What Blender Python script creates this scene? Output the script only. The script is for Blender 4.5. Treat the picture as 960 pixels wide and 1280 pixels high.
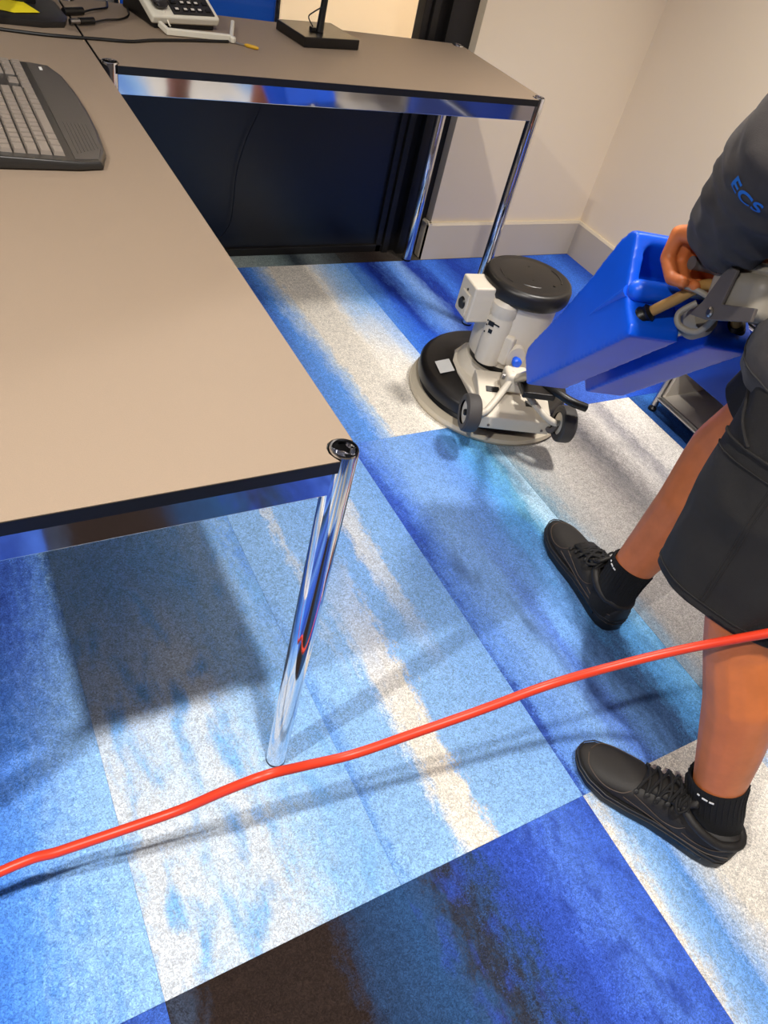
import bpy, bmesh, math, random
from math import pi, sin, cos, radians
from mathutils import Vector, Matrix, noise
from mathutils.bvhtree import BVHTree
random.seed(7)
for o in list(bpy.data.objects): bpy.data.objects.remove(o)
scene = bpy.context.scene
COL = scene.collection
V = Vector

# ------------------------------------------------------------------ camera
cam_d = bpy.data.cameras.new('camera'); cam = bpy.data.objects.new('camera', cam_d); COL.objects.link(cam)
cam_d.sensor_fit = 'VERTICAL'; cam_d.sensor_height = 32.0; cam_d.lens = 916.368 / 1280 * 32
cam_d.clip_start = 0.02; cam_d.clip_end = 60
RX = (0.869553, -0.449215, 0.205143); RY = (-0.191784, -0.689977, -0.697962); RZ = (0.455078, 0.567572, -0.686124)
cam.matrix_world = Matrix(((RX[0], -RY[0], -RZ[0], -0.36498), (RX[1], -RY[1], -RZ[1], -0.51563),
                           (RX[2], -RY[2], -RZ[2], 1.26284), (0, 0, 0, 1)))
scene.camera = cam
# ------------------------------------------------------------------ world, exposure
wd = bpy.data.worlds.new('world'); scene.world = wd; wd.use_nodes = True
wd.node_tree.nodes['Background'].inputs[0].default_value = (0.9, 0.93, 1, 1)
wd.node_tree.nodes['Background'].inputs[1].default_value = 0.3
vs = scene.view_settings
vs.view_transform = 'Standard'; vs.look = 'None'; vs.gamma = 1; vs.use_curve_mapping = False
vs.exposure = 0.0
CEIL = 2.70
# (x, y, watts, spread degrees)
LIGHTS = [(-0.10, -0.50, 41, 160), (-2.02, -0.46, 78, 150), (1.62, 0.66, 14, 70), (0.9, 2.32, 62, 170)]  # last lamp is added to light the wall beyond the partition

# ------------------------------------------------------------------ materials
def lin(c):
    return tuple((x / 255 / 12.92 if x / 255 <= 0.04045 else ((x / 255 + 0.055) / 1.055) ** 2.4) for x in c) + (1,)

MATS = {}
def mat(name, rgb, rough=0.5, metal=0.0, bump=0.0, bscale=200, var=0.0, vscale=20, coat=0.0, emit=None, sheen=0.0, spec=None, sss=0.0):
    if name in MATS: return MATS[name]
    m = bpy.data.materials.new(name); m.use_nodes = True; nt = m.node_tree; b = nt.nodes['Principled BSDF']
    c = lin(rgb)
    b.inputs['Base Color'].default_value = c; b.inputs['Roughness'].default_value = rough; b.inputs['Metallic'].default_value = metal
    if coat: b.inputs['Coat Weight'].default_value = coat
    if sheen: b.inputs['Sheen Weight'].default_value = sheen
    if spec is not None: b.inputs['Specular IOR Level'].default_value = spec
    if sss:
        b.inputs['Subsurface Weight'].default_value = sss; b.inputs['Subsurface Radius'].default_value = (0.012, 0.005, 0.003); b.inputs['Subsurface Scale'].default_value = 0.5
    if emit: b.inputs['Emission Color'].default_value = lin(emit[0]); b.inputs['Emission Strength'].default_value = emit[1]
    tc = nt.nodes.new('ShaderNodeTexCoord')
    if var:
        n = nt.nodes.new('ShaderNodeTexNoise'); n.inputs['Scale'].default_value = vscale; n.inputs['Detail'].default_value = 5
        nt.links.new(tc.outputs['Object'], n.inputs['Vector'])
        mr = nt.nodes.new('ShaderNodeMapRange'); mr.inputs[1].default_value = .3; mr.inputs[2].default_value = .7
        mr.inputs[3].default_value = 1 - var; mr.inputs[4].default_value = 1 + var
        nt.links.new(n.outputs['Fac'], mr.inputs[0])
        mx = nt.nodes.new('ShaderNodeMix'); mx.data_type = 'RGBA'; mx.blend_type = 'MULTIPLY'; mx.inputs[0].default_value = 1
        mx.inputs[6].default_value = c
        nt.links.new(mr.outputs[0], mx.inputs[7]); nt.links.new(mx.outputs[2], b.inputs['Base Color'])
    if bump:
        n = nt.nodes.new('ShaderNodeTexNoise'); n.inputs['Scale'].default_value = bscale; n.inputs['Detail'].default_value = 3
        nt.links.new(tc.outputs['Object'], n.inputs['Vector'])
        bp = nt.nodes.new('ShaderNodeBump'); bp.inputs['Strength'].default_value = bump; bp.inputs['Distance'].default_value = 0.002
        nt.links.new(n.outputs['Fac'], bp.inputs['Height']); nt.links.new(bp.outputs[0], b.inputs['Normal'])
    MATS[name] = m
    return m

WALL = mat('wall_paint', (241, 224, 195), .6, bump=.06, bscale=300)
BASE = mat('baseboard_paint', (196, 184, 164), .45)
CEILM = mat('ceiling_paint', (214, 208, 200), .8)
CHROME = mat('chrome', (225, 226, 230), .06, 1.0)
BLACK = mat('black_plastic', (14, 14, 15), .4)
BLACKEDGE = mat('black_edge', (10, 10, 11), .45)
FRAMEB = mat('black_frame', (24, 22, 21), .45)
DARKPANEL = mat('dark_panel', (30, 33, 40), .38)
TOP = mat('desk_laminate', (146, 129, 111), .62, spec=.22, bump=.05, bscale=900, var=.03, vscale=700)
CREAM = mat('machine_cream', (212, 203, 186), .42, bump=.08, bscale=160, var=.03, vscale=12)
CREAMD = mat('machine_pad_cream', (205, 194, 172), .5)
RUBBER = mat('rubber_grey', (66, 63, 62), .65)
MBLACK = mat('machine_black', (24, 22, 21), .38, var=.15, vscale=8)
BLUE = mat('tank_blue', (6, 88, 226), .36, var=.06, vscale=9, bump=.03, bscale=60)
GREY = mat('handle_grey', (150, 143, 130), .45)
GREYD = mat('bracket_grey', (92, 86, 82), .5)
STEEL = mat('steel', (170, 168, 165), .28, 1.0)
TAN = mat('tan_hose', (172, 132, 72), .4)
SKIN = mat('skin', (212, 120, 65), .48, bump=.12, bscale=120, var=.10, vscale=25, sss=.05)
SHORTS = mat('shorts_cloth', (23, 21, 20), .8, bump=.25, bscale=900)
SHIRT = mat('shirt_cloth', (60, 56, 55), .9, bump=.3, bscale=900, var=.08, vscale=60, sheen=.06)
SHOE = mat('shoe_black', (29, 26, 23), .62, bump=.12, bscale=500)
SOLE = mat('sole_black', (16, 15, 15), .55)
LACE = mat('lace_black', (13, 12, 12), .8)
SOCK = mat('sock_black', (15, 14, 14), .95, bump=.5, bscale=400)
WHITE = mat('white_print', (225, 225, 222), .6)
ORANGE = mat('orange_cable', (226, 62, 34), .38)
YELLOW = mat('sticky_yellow', (240, 222, 20), .7)
GOLD = mat('mustard_grip', (206, 160, 30), .5)
PHONEW = mat('phone_white', (226, 221, 204), .4)
PHONEK = mat('phone_dark', (44, 42, 42), .45)
KEYTOP = mat('key_grey', (140, 130, 120), .35)
KBODY = mat('keyboard_dark', (40, 38, 36), .38, bump=.04, bscale=500)
CABW = mat('cabinet_white', (222, 214, 200), .5)
CABB = mat('cabinet_blue', (10, 70, 185), .38)
CABG = mat('cabinet_grey', (150, 146, 140), .5)
HAIR = mat('hair_dark', (22, 17, 14), .7, bump=.6, bscale=200)
ECSB = mat('print_blue', (28, 112, 205), .8)
EYEW = mat('eye_white', (225, 220, 212), .3)

# ------------------------------------------------------------------ mesh helpers (world coordinates)
ORG = {}
def obj(name, bm, m, parent=None, smooth=False, bevel=0, segs=2, base=None, mods=None):
    o0 = ORG.get(parent.name) if parent else (base if base is not None else V((0, 0, 0)))
    bmesh.ops.recalc_face_normals(bm, faces=bm.faces)
    bmesh.ops.translate(bm, verts=bm.verts, vec=-V(o0))
    me = bpy.data.meshes.new(name); bm.to_mesh(me); bm.free()
    if m: me.materials.append(m)
    o = bpy.data.objects.new(name, me); COL.objects.link(o)
    if parent: o.parent = parent
    else: o.location = o0
    ORG[o.name] = V(o0)
    if smooth:
        for p in me.polygons: p.use_smooth = True
    if bevel:
        md = o.modifiers.new('bevel', 'BEVEL'); md.width = bevel; md.segments = segs; md.limit_method = 'ANGLE'; md.angle_limit = radians(35)
        md.harden_normals = True
        for p in me.polygons: p.use_smooth = True
    elif smooth:
        sharp_by_angle(me)
    return o
def sharp_by_angle(me, ang=40):
    try: me.set_sharp_from_angle(angle=radians(ang))
    except Exception: pass
def thing(name, label, cat, loc, group=None):
    o = bpy.data.objects.new(name, None); COL.objects.link(o); o.location = loc; o.empty_display_size = .05
    ORG[o.name] = V(loc); return tag(o, label, cat, group)
def tag(o, label, cat, group=None):
    o['label'] = label; o['category'] = cat
    if group: o['group'] = group
    return o
def struct(o, label=None):
    o['kind'] = 'structure'
    if label: o['label'] = label
    return o
def B(): return bmesh.new()
def frame(z, xhint=None):
    z = V(z).normalized(); h = V(xhint) if xhint is not None else (V((0, 0, 1)) if abs(z.z) < .9 else V((1, 0, 0)))
    x = (h - z * h.dot(z)).normalized(); return x, z.cross(x), z
def box(bm, lo, hi, R=None, c=None):
    vs_ = []
    for x in (lo[0], hi[0]):
        for y in (lo[1], hi[1]):
            for z in (lo[2], hi[2]):
                p = V((x, y, z))
                if R is not None: p = R @ p
                if c is not None: p = p + V(c)
                vs_.append(bm.verts.new(p))
    for f in ((0, 1, 3, 2), (4, 6, 7, 5), (0, 4, 5, 1), (2, 3, 7, 6), (0, 2, 6, 4), (1, 5, 7, 3)): bm.faces.new([vs_[i] for i in f])
    return bm
def ring(bm, c, x, y, rx, ry, n): return [bm.verts.new(c + x * rx * cos(2 * pi * i / n) + y * ry * sin(2 * pi * i / n)) for i in range(n)]
def bridge(bm, a, b):
    n = len(a)
    for i in range(n): bm.faces.new((a[i], a[(i + 1) % n], b[(i + 1) % n], b[i]))
def lathe(bm, c, axis, prof, n=32, caps=True, xh=None):
    x, y, z = frame(axis, xh); rs = [ring(bm, V(c) + z * h, x, y, r, r, n) for r, h in prof]
    for a, b in zip(rs, rs[1:]): bridge(bm, a, b)
    if caps: bm.faces.new(rs[0]); bm.faces.new(rs[-1])
    return bm
def cyl(bm, a, b, r, n=24): 
    a = V(a); b = V(b); return lathe(bm, a, b - a, [(r, 0), (r, (b - a).length)], n)
def spline(pts, k=6):
    P = [V(p) for p in pts]; out = []
    for i in range(len(P) - 1):
        p0 = P[max(i - 1, 0)]; p1 = P[i]; p2 = P[i + 1]; p3 = P[min(i + 2, len(P) - 1)]
        for j in range(k):
            t = j / k; out.append(.5 * ((2 * p1) + (p2 - p0) * t + (2 * p0 - 5 * p1 + 4 * p2 - p3) * t * t + (3 * p1 - p0 - 3 * p2 + p3) * t ** 3))
    return out + [P[-1]]
def tube(bm, pts, r, n=10, k=6, rr=None):
    P = spline(pts, k) if k > 1 else [V(p) for p in pts]
    x = None; rs = []
    for i, p in enumerate(P):
        d = (P[min(i + 1, len(P) - 1)] - P[max(i - 1, 0)]).normalized()
        x, y, z = frame(d, x)
        ra = r if rr is None else rr(i / (len(P) - 1)); rs.append(ring(bm, p, x, y, ra, ra, n))
    for a, b in zip(rs, rs[1:]): bridge(bm, a, b)
    bm.faces.new(rs[0]); bm.faces.new(rs[-1]); return bm
def prism(bm, poly, ext):      # poly: 3D loop, ext: vector
    a = [bm.verts.new(V(p)) for p in poly]; b = [bm.verts.new(V(p) + V(ext)) for p in poly]
    bm.faces.new(a); bm.faces.new(b[::-1]); bridge(bm, a, b); return bm
def loft(bm, loops, caps=True):
    rs = [[bm.verts.new(V(p)) for p in l] for l in loops]
    for a, b in zip(rs, rs[1:]): bridge(bm, a, b)
    if caps: bm.faces.new(rs[0]); bm.faces.new(rs[-1])
    return bm
def capsule(bm, a, b, ra, rb, n=14, sq=1.0, xh=None):
    a = V(a); b = V(b); d = b - a; L = d.length; x, y, z = frame(d, xh); pr = []
    for i in range(5): t = pi / 2 * (1 - i / 4); pr.append((max(ra * cos(t), 1e-4), -ra * sin(t)))
    for i in range(5): t = pi / 2 * i / 4; pr.append((max(rb * cos(t), 1e-4), L + rb * sin(t)))
    rs = [ring(bm, a + z * h, x, y, r, r * sq, n) for r, h in pr]
    for p, q in zip(rs, rs[1:]): bridge(bm, p, q)
    bm.faces.new(rs[0]); bm.faces.new(rs[-1]); return bm
def ell(bm, c, r, R=None, n=16):
    m = bmesh.ops.create_uvsphere(bm, u_segments=n, v_segments=n // 2 + 2, radius=1)
    for v in m['verts']:
        p = V((v.co.x * r[0], v.co.y * r[1], v.co.z * r[2])); v.co = (R @ p if R is not None else p) + V(c)
    return bm
def remeshed(bm, voxel, smooth=4, fac=.5):
    bmesh.ops.recalc_face_normals(bm, faces=bm.faces)
    me = bpy.data.meshes.new('tmp'); bm.to_mesh(me); bm.free(); o = bpy.data.objects.new('tmp', me); COL.objects.link(o)
    r = o.modifiers.new('r', 'REMESH'); r.mode = 'VOXEL'; r.voxel_size = voxel
    if smooth: s = o.modifiers.new('s', 'SMOOTH'); s.iterations = smooth; s.factor = fac
    dg = bpy.context.evaluated_depsgraph_get(); dg.update()
    m2 = bpy.data.meshes.new_from_object(o.evaluated_get(dg)); bpy.data.objects.remove(o)
    b2 = B(); b2.from_mesh(m2); bpy.data.meshes.remove(m2); bpy.data.meshes.remove(me); return b2
def applied(o):
    dg = bpy.context.evaluated_depsgraph_get(); dg.update()
    m2 = bpy.data.meshes.new_from_object(o.evaluated_get(dg)); o.modifiers.clear(); o.data = m2; return o

# ------------------------------------------------------------------ the room
FX0, FX1, FY0, FY1 = -4.4, 2.05, -3.9, 1.768
WALLF = mat('unseen_wall_darkened', (150, 138, 124), .7)  # unseen walls, darkened so less light bounces into the desk shadow
bm = B(); box(bm, (FX0, FY0, -.12), (FX1 + .1, 3.3, -.008)); floor = struct(obj('floor', bm, mat('floor_slab', (60, 60, 64), .9)), 'carpet tile floor in blues, white and grey')

def carpet(name, w, h, near, far=None, seed=0, a1=.25, a2=.10, mott=None, gamma=1.0):
    """near / far: colour stops across the tile at its near and far end: [(t, (r,g,b)), ...]"""
    m = bpy.data.materials.new(name); m.use_nodes = True; nt = m.node_tree; N = nt.nodes; Lk = nt.links.new; b = N['Principled BSDF']
    b.inputs['Roughness'].default_value = .95; b.inputs['Specular IOR Level'].default_value = .15
    tc = N.new('ShaderNodeTexCoord')
    def mapping(sx, sy, off):
        mp = N.new('ShaderNodeMapping'); mp.inputs['Scale'].default_value = (sx, sy, 1); mp.inputs['Location'].default_value = (off, off * 1.7, seed * 3.1); Lk(tc.outputs['Object'], mp.inputs[0]); return mp.outputs[0]
    def nz(vec, sc, det, dist=0):
        n = N.new('ShaderNodeTexNoise'); n.inputs['Scale'].default_value = sc; n.inputs['Detail'].default_value = det; n.inputs['Distortion'].default_value = dist; Lk(vec, n.inputs['Vector']); return n.outputs['Fac']
    def ma(op, a, c, d=None):
        n = N.new('ShaderNodeMath'); n.operation = op
        for i, q in enumerate((a, c, d)):
            if q is None: continue
            if isinstance(q, (int, float)): n.inputs[i].default_value = q
            else: Lk(q, n.inputs[i])
        return n.outputs[0]
    sep = N.new('ShaderNodeSeparateXYZ'); Lk(tc.outputs['Object'], sep.inputs[0])
    n1 = nz(mapping(9, 2.0, seed), 1, 4, .3)
    n2 = nz(mapping(70, 28, seed + 4), 1, 4)
    n3 = nz(mapping(170, 170, seed + 9), 1, 3, 2.2)
    t = ma('MULTIPLY_ADD', sep.outputs[0], 1 / w, 0.0)
    t = ma('ADD', t, ma('MULTIPLY_ADD', n1, a1, -a1 / 2)); t = ma('ADD', t, ma('MULTIPLY_ADD', n2, a2, -a2 / 2)); t = ma('ADD', t, ma('MULTIPLY_ADD', n3, a2 * .8, -a2 * .4))
    def ramp(stops):
        r = N.new('ShaderNodeValToRGB'); e = r.color_ramp.elements
        while len(e) > 1: e.remove(e[-1])
        e[0].position = stops[0][0]; e[0].color = lin(stops[0][1])
        for p, c in stops[1:]: q = e.new(p); q.color = lin(c)
        Lk(t, r.inputs[0]); return r.outputs[0]
    c = ramp(near)
    def mix(f, a, d, mode='MIX'):
        n = N.new('ShaderNodeMix'); n.data_type = 'RGBA'; n.blend_type = mode
        for i, q in ((0, f), (6, a), (7, d)):
            if isinstance(q, (int, float)): n.inputs[i].default_value = q
            elif isinstance(q, tuple): n.inputs[i].default_value = q
            else: Lk(q, n.inputs[i])
        return n.outputs[2]
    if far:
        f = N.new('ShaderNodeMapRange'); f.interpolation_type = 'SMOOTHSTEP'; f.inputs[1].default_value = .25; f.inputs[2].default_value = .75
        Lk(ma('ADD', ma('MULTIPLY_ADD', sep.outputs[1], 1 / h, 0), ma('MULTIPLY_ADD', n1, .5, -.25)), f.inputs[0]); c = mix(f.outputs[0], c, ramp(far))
    if mott:            # (colour, threshold, width, stretch x, stretch y)
        col, th, wd_, sx, sy = mott
        q = N.new('ShaderNodeMapRange'); q.inputs[1].default_value = th - wd_; q.inputs[2].default_value = th + wd_
        Lk(ma('ADD', nz(mapping(sx, sy, seed + 21), 1, 5, .2), ma('MULTIPLY_ADD', n3, .22, -.11)), q.inputs[0]); c = mix(q.outputs[0], c, lin(col))
    n4 = ma('ABSOLUTE', ma('MULTIPLY_ADD', nz(mapping(120, 120, seed + 31), 1, 1, 1.6), 2.0, -1.0), 0)
    wl_ = N.new('ShaderNodeMapRange'); wl_.inputs[1].default_value = 0; wl_.inputs[2].default_value = .22; wl_.inputs[3].default_value = .66; wl_.inputs[4].default_value = 1.10
    Lk(n4, wl_.inputs[0]); c = mix(1.0, c, wl_.outputs[0], 'MULTIPLY')
    wv = N.new('ShaderNodeMapRange'); wv.inputs[1].default_value = .3; wv.inputs[2].default_value = .7; wv.inputs[3].default_value = .70; wv.inputs[4].default_value = 1.24
    Lk(n3, wv.inputs[0]); c = mix(1.0, c, wv.outputs[0], 'MULTIPLY')
    Lk(c, b.inputs['Base Color'])
    bp = N.new('ShaderNodeBump'); bp.inputs['Strength'].default_value = .5; bp.inputs['Distance'].default_value = .002
    Lk(n3, bp.inputs['Height']); Lk(bp.outputs[0], b.inputs['Normal'])
    return m
W_ = (244, 238, 226); LB = (150, 196, 250); MB = (102, 150, 230); RB = (68, 106, 200); DB = (42, 68, 152); NB = (26, 44, 92); BK = (44, 34, 30); SL = (44, 78, 124); GY = (178, 174, 170); GD = (120, 118, 122); TE = (50, 122, 200); GN = (44, 62, 88)
XS = [-4.4, -3.6, -2.8, -2.35, -1.9, -1.5, -1.1, -.70, -.295, .095, .50, .93, 1.56, 2.05]
tiles = {}
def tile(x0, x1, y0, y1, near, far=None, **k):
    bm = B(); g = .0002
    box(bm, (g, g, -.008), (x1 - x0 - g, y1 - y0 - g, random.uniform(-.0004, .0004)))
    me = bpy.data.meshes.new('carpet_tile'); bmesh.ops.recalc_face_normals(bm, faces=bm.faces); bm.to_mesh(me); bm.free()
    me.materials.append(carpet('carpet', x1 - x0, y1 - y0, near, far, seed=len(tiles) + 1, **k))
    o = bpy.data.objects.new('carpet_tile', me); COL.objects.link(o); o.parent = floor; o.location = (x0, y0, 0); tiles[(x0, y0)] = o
# row y -0.265 .. 0.79
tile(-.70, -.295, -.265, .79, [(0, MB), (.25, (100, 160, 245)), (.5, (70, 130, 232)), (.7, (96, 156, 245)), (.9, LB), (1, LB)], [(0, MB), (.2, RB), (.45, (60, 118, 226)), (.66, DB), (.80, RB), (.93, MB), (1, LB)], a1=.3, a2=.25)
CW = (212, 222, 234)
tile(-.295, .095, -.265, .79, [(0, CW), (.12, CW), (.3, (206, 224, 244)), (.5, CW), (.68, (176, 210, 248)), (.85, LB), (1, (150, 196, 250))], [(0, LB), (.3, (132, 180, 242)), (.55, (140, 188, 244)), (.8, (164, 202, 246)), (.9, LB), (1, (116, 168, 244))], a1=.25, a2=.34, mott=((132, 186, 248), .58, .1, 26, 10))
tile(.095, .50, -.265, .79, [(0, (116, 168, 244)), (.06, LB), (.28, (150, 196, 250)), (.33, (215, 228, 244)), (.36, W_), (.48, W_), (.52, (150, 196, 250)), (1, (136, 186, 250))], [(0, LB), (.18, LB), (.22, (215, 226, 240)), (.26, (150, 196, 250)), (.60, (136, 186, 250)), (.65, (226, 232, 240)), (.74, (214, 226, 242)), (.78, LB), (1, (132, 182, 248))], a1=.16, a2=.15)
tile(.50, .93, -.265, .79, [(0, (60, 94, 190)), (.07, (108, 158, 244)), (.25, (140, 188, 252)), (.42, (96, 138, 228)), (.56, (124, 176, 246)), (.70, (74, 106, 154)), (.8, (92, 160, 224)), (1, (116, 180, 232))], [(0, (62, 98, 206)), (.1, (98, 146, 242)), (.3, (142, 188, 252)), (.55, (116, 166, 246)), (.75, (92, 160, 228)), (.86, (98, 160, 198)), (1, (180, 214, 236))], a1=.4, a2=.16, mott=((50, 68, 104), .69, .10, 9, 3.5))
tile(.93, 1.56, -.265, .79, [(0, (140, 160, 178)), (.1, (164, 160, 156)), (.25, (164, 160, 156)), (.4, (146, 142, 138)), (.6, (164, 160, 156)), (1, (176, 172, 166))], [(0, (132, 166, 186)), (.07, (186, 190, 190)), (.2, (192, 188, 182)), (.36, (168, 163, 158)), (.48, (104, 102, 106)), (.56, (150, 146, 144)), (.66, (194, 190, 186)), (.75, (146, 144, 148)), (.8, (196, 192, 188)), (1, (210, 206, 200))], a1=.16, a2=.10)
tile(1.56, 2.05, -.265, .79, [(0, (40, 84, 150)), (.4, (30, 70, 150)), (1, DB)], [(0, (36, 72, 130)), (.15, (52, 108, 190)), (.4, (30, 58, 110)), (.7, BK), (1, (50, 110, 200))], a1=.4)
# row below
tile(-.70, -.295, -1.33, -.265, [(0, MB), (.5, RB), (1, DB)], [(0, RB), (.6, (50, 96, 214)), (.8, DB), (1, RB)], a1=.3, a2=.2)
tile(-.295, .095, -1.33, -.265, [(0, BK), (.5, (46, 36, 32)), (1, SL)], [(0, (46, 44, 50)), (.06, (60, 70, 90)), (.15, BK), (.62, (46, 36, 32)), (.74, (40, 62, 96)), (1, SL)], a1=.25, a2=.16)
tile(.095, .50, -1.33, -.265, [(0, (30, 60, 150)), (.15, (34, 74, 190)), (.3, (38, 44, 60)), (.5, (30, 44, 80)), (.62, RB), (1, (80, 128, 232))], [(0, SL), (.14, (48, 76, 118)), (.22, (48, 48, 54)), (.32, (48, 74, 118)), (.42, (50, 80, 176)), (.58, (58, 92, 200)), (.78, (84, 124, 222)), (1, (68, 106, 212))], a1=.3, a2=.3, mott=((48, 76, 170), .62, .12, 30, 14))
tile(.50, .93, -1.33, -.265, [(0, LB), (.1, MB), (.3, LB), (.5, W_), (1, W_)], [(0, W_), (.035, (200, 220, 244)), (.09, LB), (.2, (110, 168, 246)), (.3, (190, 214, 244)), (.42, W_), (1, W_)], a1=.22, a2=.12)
tile(.93, 1.56, -1.33, -.265, [(0, W_), (.3, W_), (.5, LB), (1, MB)], [(0, W_), (.12, (150, 196, 248)), (.2, LB), (.4, W_), (1, LB)], a1=.25, a2=.14)
tile(1.56, 2.05, -1.33, -.265, [(0, RB), (.5, MB), (1, DB)], a1=.4)
# far row
tile(-.295, .095, .79, 1.75, [(0, RB), (.5, LB), (1, MB)], a1=.4)
tile(.095, .50, .79, 1.75, [(0, DB), (.5, MB), (1, LB)], a1=.4)
tile(-.70, -.295, .79, 1.75, [(0, MB), (.5, RB), (1, DB)], a1=.4)
tile(.50, .93, .79, 1.75, [(0, MB), (.20, (104, 164, 250)), (.30, (190, 216, 246)), (.34, W_), (.86, W_), (.94, (220, 228, 236)), (1, (190, 210, 236))], [(0, RB), (.14, (96, 158, 248)), (.24, (190, 214, 244)), (.30, W_), (.62, W_), (.74, (190, 212, 240)), (.86, LB), (1, (110, 168, 248))], a1=.16, a2=.12)
tile(.93, 1.56, .79, 1.75, [(0, (60, 120, 230)), (.2, (40, 90, 214)), (.4, DB), (1, RB)], [(0, (90, 146, 232)), (.10, (40, 84, 200)), (.17, (20, 44, 140)), (.26, (90, 140, 226)), (.36, (120, 160, 226)), (.46, (24, 50, 150)), (.56, (64, 116, 220)), (.7, (30, 60, 160)), (1, (50, 96, 200))], a1=.22, a2=.08)
tile(1.56, 2.05, .79, 1.75, [(0, (36, 80, 190)), (.4, (24, 56, 150)), (1, DB)], [(0, DB), (.3, (36, 76, 180)), (.7, (60, 110, 210)), (1, (30, 64, 160))], a1=.3)
# strip beyond the far row
for x0, x1, st in ((.095, .50, [(0, GY), (1, GD)]), (.50, .93, [(0, (180, 190, 185)), (.4, (140, 160, 160)), (.6, (60, 70, 78)), (.75, (110, 120, 122)), (1, (50, 52, 56))]), (.93, 1.285, [(0, (60, 58, 56)), (.4, BK), (1, (70, 66, 60))])):
    tile(x0, x1, 1.75, 2.2, st, a1=.3)
# the rest of the floor
kinds = [[(0, MB), (.5, LB), (1, W_)], [(0, RB), (.5, DB), (1, MB)], [(0, W_), (.5, GY), (1, LB)], [(0, BK), (.5, SL), (1, RB)]]
rows = [-3.9, -3.45, -2.39, -1.33, -.265, .79, 1.75]
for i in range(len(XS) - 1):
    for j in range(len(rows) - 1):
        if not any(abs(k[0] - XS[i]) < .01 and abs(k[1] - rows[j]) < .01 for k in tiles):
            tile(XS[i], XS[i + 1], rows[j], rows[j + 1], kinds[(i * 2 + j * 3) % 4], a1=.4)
for x0, x1 in ((-1.3, -.7), (-.7, -.1), (-.1, .5)): tile(x0, x1, 2.2, 3.3, kinds[1], a1=.4)
for x0, x1 in ((.5, 1.1), (1.1, 2.05)): tile(x0, x1, 2.2, 3.3, kinds[0], a1=.4)

def slab(name, lo, hi, m, label=None): return struct(obj(name, box(B(), lo, hi), m), label)
slab('ceiling', (FX0, FY0, CEIL), (FX1 + .1, 3.3, CEIL + .1), CEILM, 'white ceiling with round downlights')
bm = B(); box(bm, (1.285, 1.768, 0), (2.15, 1.86, CEIL)); struct(obj('wall_back', bm, WALL), 'cream painted back wall beside the black frame')
slab('wall_right', (2.05, FY0, 0), (2.15, 1.768, CEIL), WALL, 'cream painted side wall')
slab('wall_left', (FX0 - .1, FY0 - .1, 0), (FX0, 3.3, CEIL), WALLF, 'unseen wall on the far side of the desks, darkened to cut bounced light')
slab('wall_front', (FX0, FY0 - .1, 0), (FX1 + .1, FY0, CEIL), WALLF, 'unseen wall opposite the partition, darkened to cut bounced light')
slab('wall_beyond', (FX0, 2.75, 0), (2.15, 2.85, CEIL), WALL, 'cream wall of the space behind the partition')
slab('wall_beyond_side', (2.05, 1.86, 0), (2.15, 2.75, CEIL), WALL)
def skirting(name, poly, d, lab):
    bm = B(); prism(bm, poly, d); return struct(obj(name, bm, BASE), lab)
bb = [(0, 0), (-.015, 0), (-.015, .138), (-.009, .146), (0, .146)]
bm = B(); prism(bm, [(1.270, 1.768 + a, z) for a, z in bb], (.78, 0, 0)); prism(bm, [(1.285 + a, 1.7535, z) for a, z in bb], (0, .055, 0))
struct(obj('baseboard_back', bm, BASE), 'beige baseboard along the back wall, wrapping its end')
bm = B(); prism(bm, [(2.05 + a, FY0, z) for a, z in bb], (0, 1.768 - FY0 - .015, 0)); struct(obj('baseboard_right', bm, BASE), 'beige baseboard along the side wall')

# partition: black frame, dark lower panels, clear panes above
win = bpy.data.objects.new('window_1', None); COL.objects.link(win); win.location = (.3, 1.83, 0); ORG[win.name] = V((.3, 1.83, 0)); struct(win, 'black framed partition with a dark lower panel')
for nm, lo, hi in (('frame_jamb', (1.185, 1.805, 0), (1.285, 1.88, CEIL)), ('frame_post', (1.150, 1.835, 0), (1.187, 1.88, CEIL)), ('frame_stile', (1.128, 1.818, 0), (1.152, 1.88, CEIL)),
                   ('frame_stile', (1.100, 1.828, 0), (1.124, 1.875, CEIL)), ('bottom_rail', (FX0, 1.828, 0), (1.13, 1.87, .028)), ('transom', (FX0, 1.836, .665), (1.11, 1.868, .70)),
                   ('top_rail', (FX0, 1.83, 2.62), (1.13, 1.87, CEIL)), ('frame_post', (-1.0, 1.828, 0), (-.955, 1.875, CEIL))):
    obj(nm, box(B(), lo, hi), FRAMEB, win, bevel=.002)
for x0, x1 in ((FX0, -1.0), (-.955, 1.105)):
    obj('dark_panel', box(B(), (x0, 1.842, .02), (x1, 1.862, .67)), DARKPANEL, win)
GL = bpy.data.materials.new('clear_glass'); GL.use_nodes = True; nt = GL.node_tree
tr = nt.nodes.new('ShaderNodeBsdfTransparent'); gl = nt.nodes.new('ShaderNodeBsdfGlossy'); gl.inputs['Roughness'].default_value = .02
fr = nt.nodes.new('ShaderNodeFresnel'); fr.inputs[0].default_value = 1.35; mx = nt.nodes.new('ShaderNodeMixShader')
nt.links.new(fr.outputs[0], mx.inputs[0]); nt.links.new(tr.outputs[0], mx.inputs[1]); nt.links.new(gl.outputs[0], mx.inputs[2]); nt.links.new(mx.outputs[0], nt.nodes['Material Output'].inputs[0])
for x0, x1 in ((FX0, -1.0), (-.955, 1.11)):
    obj('pane', box(B(), (x0, 1.850, .69), (x1, 1.856, 2.63)), GL, win)

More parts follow.
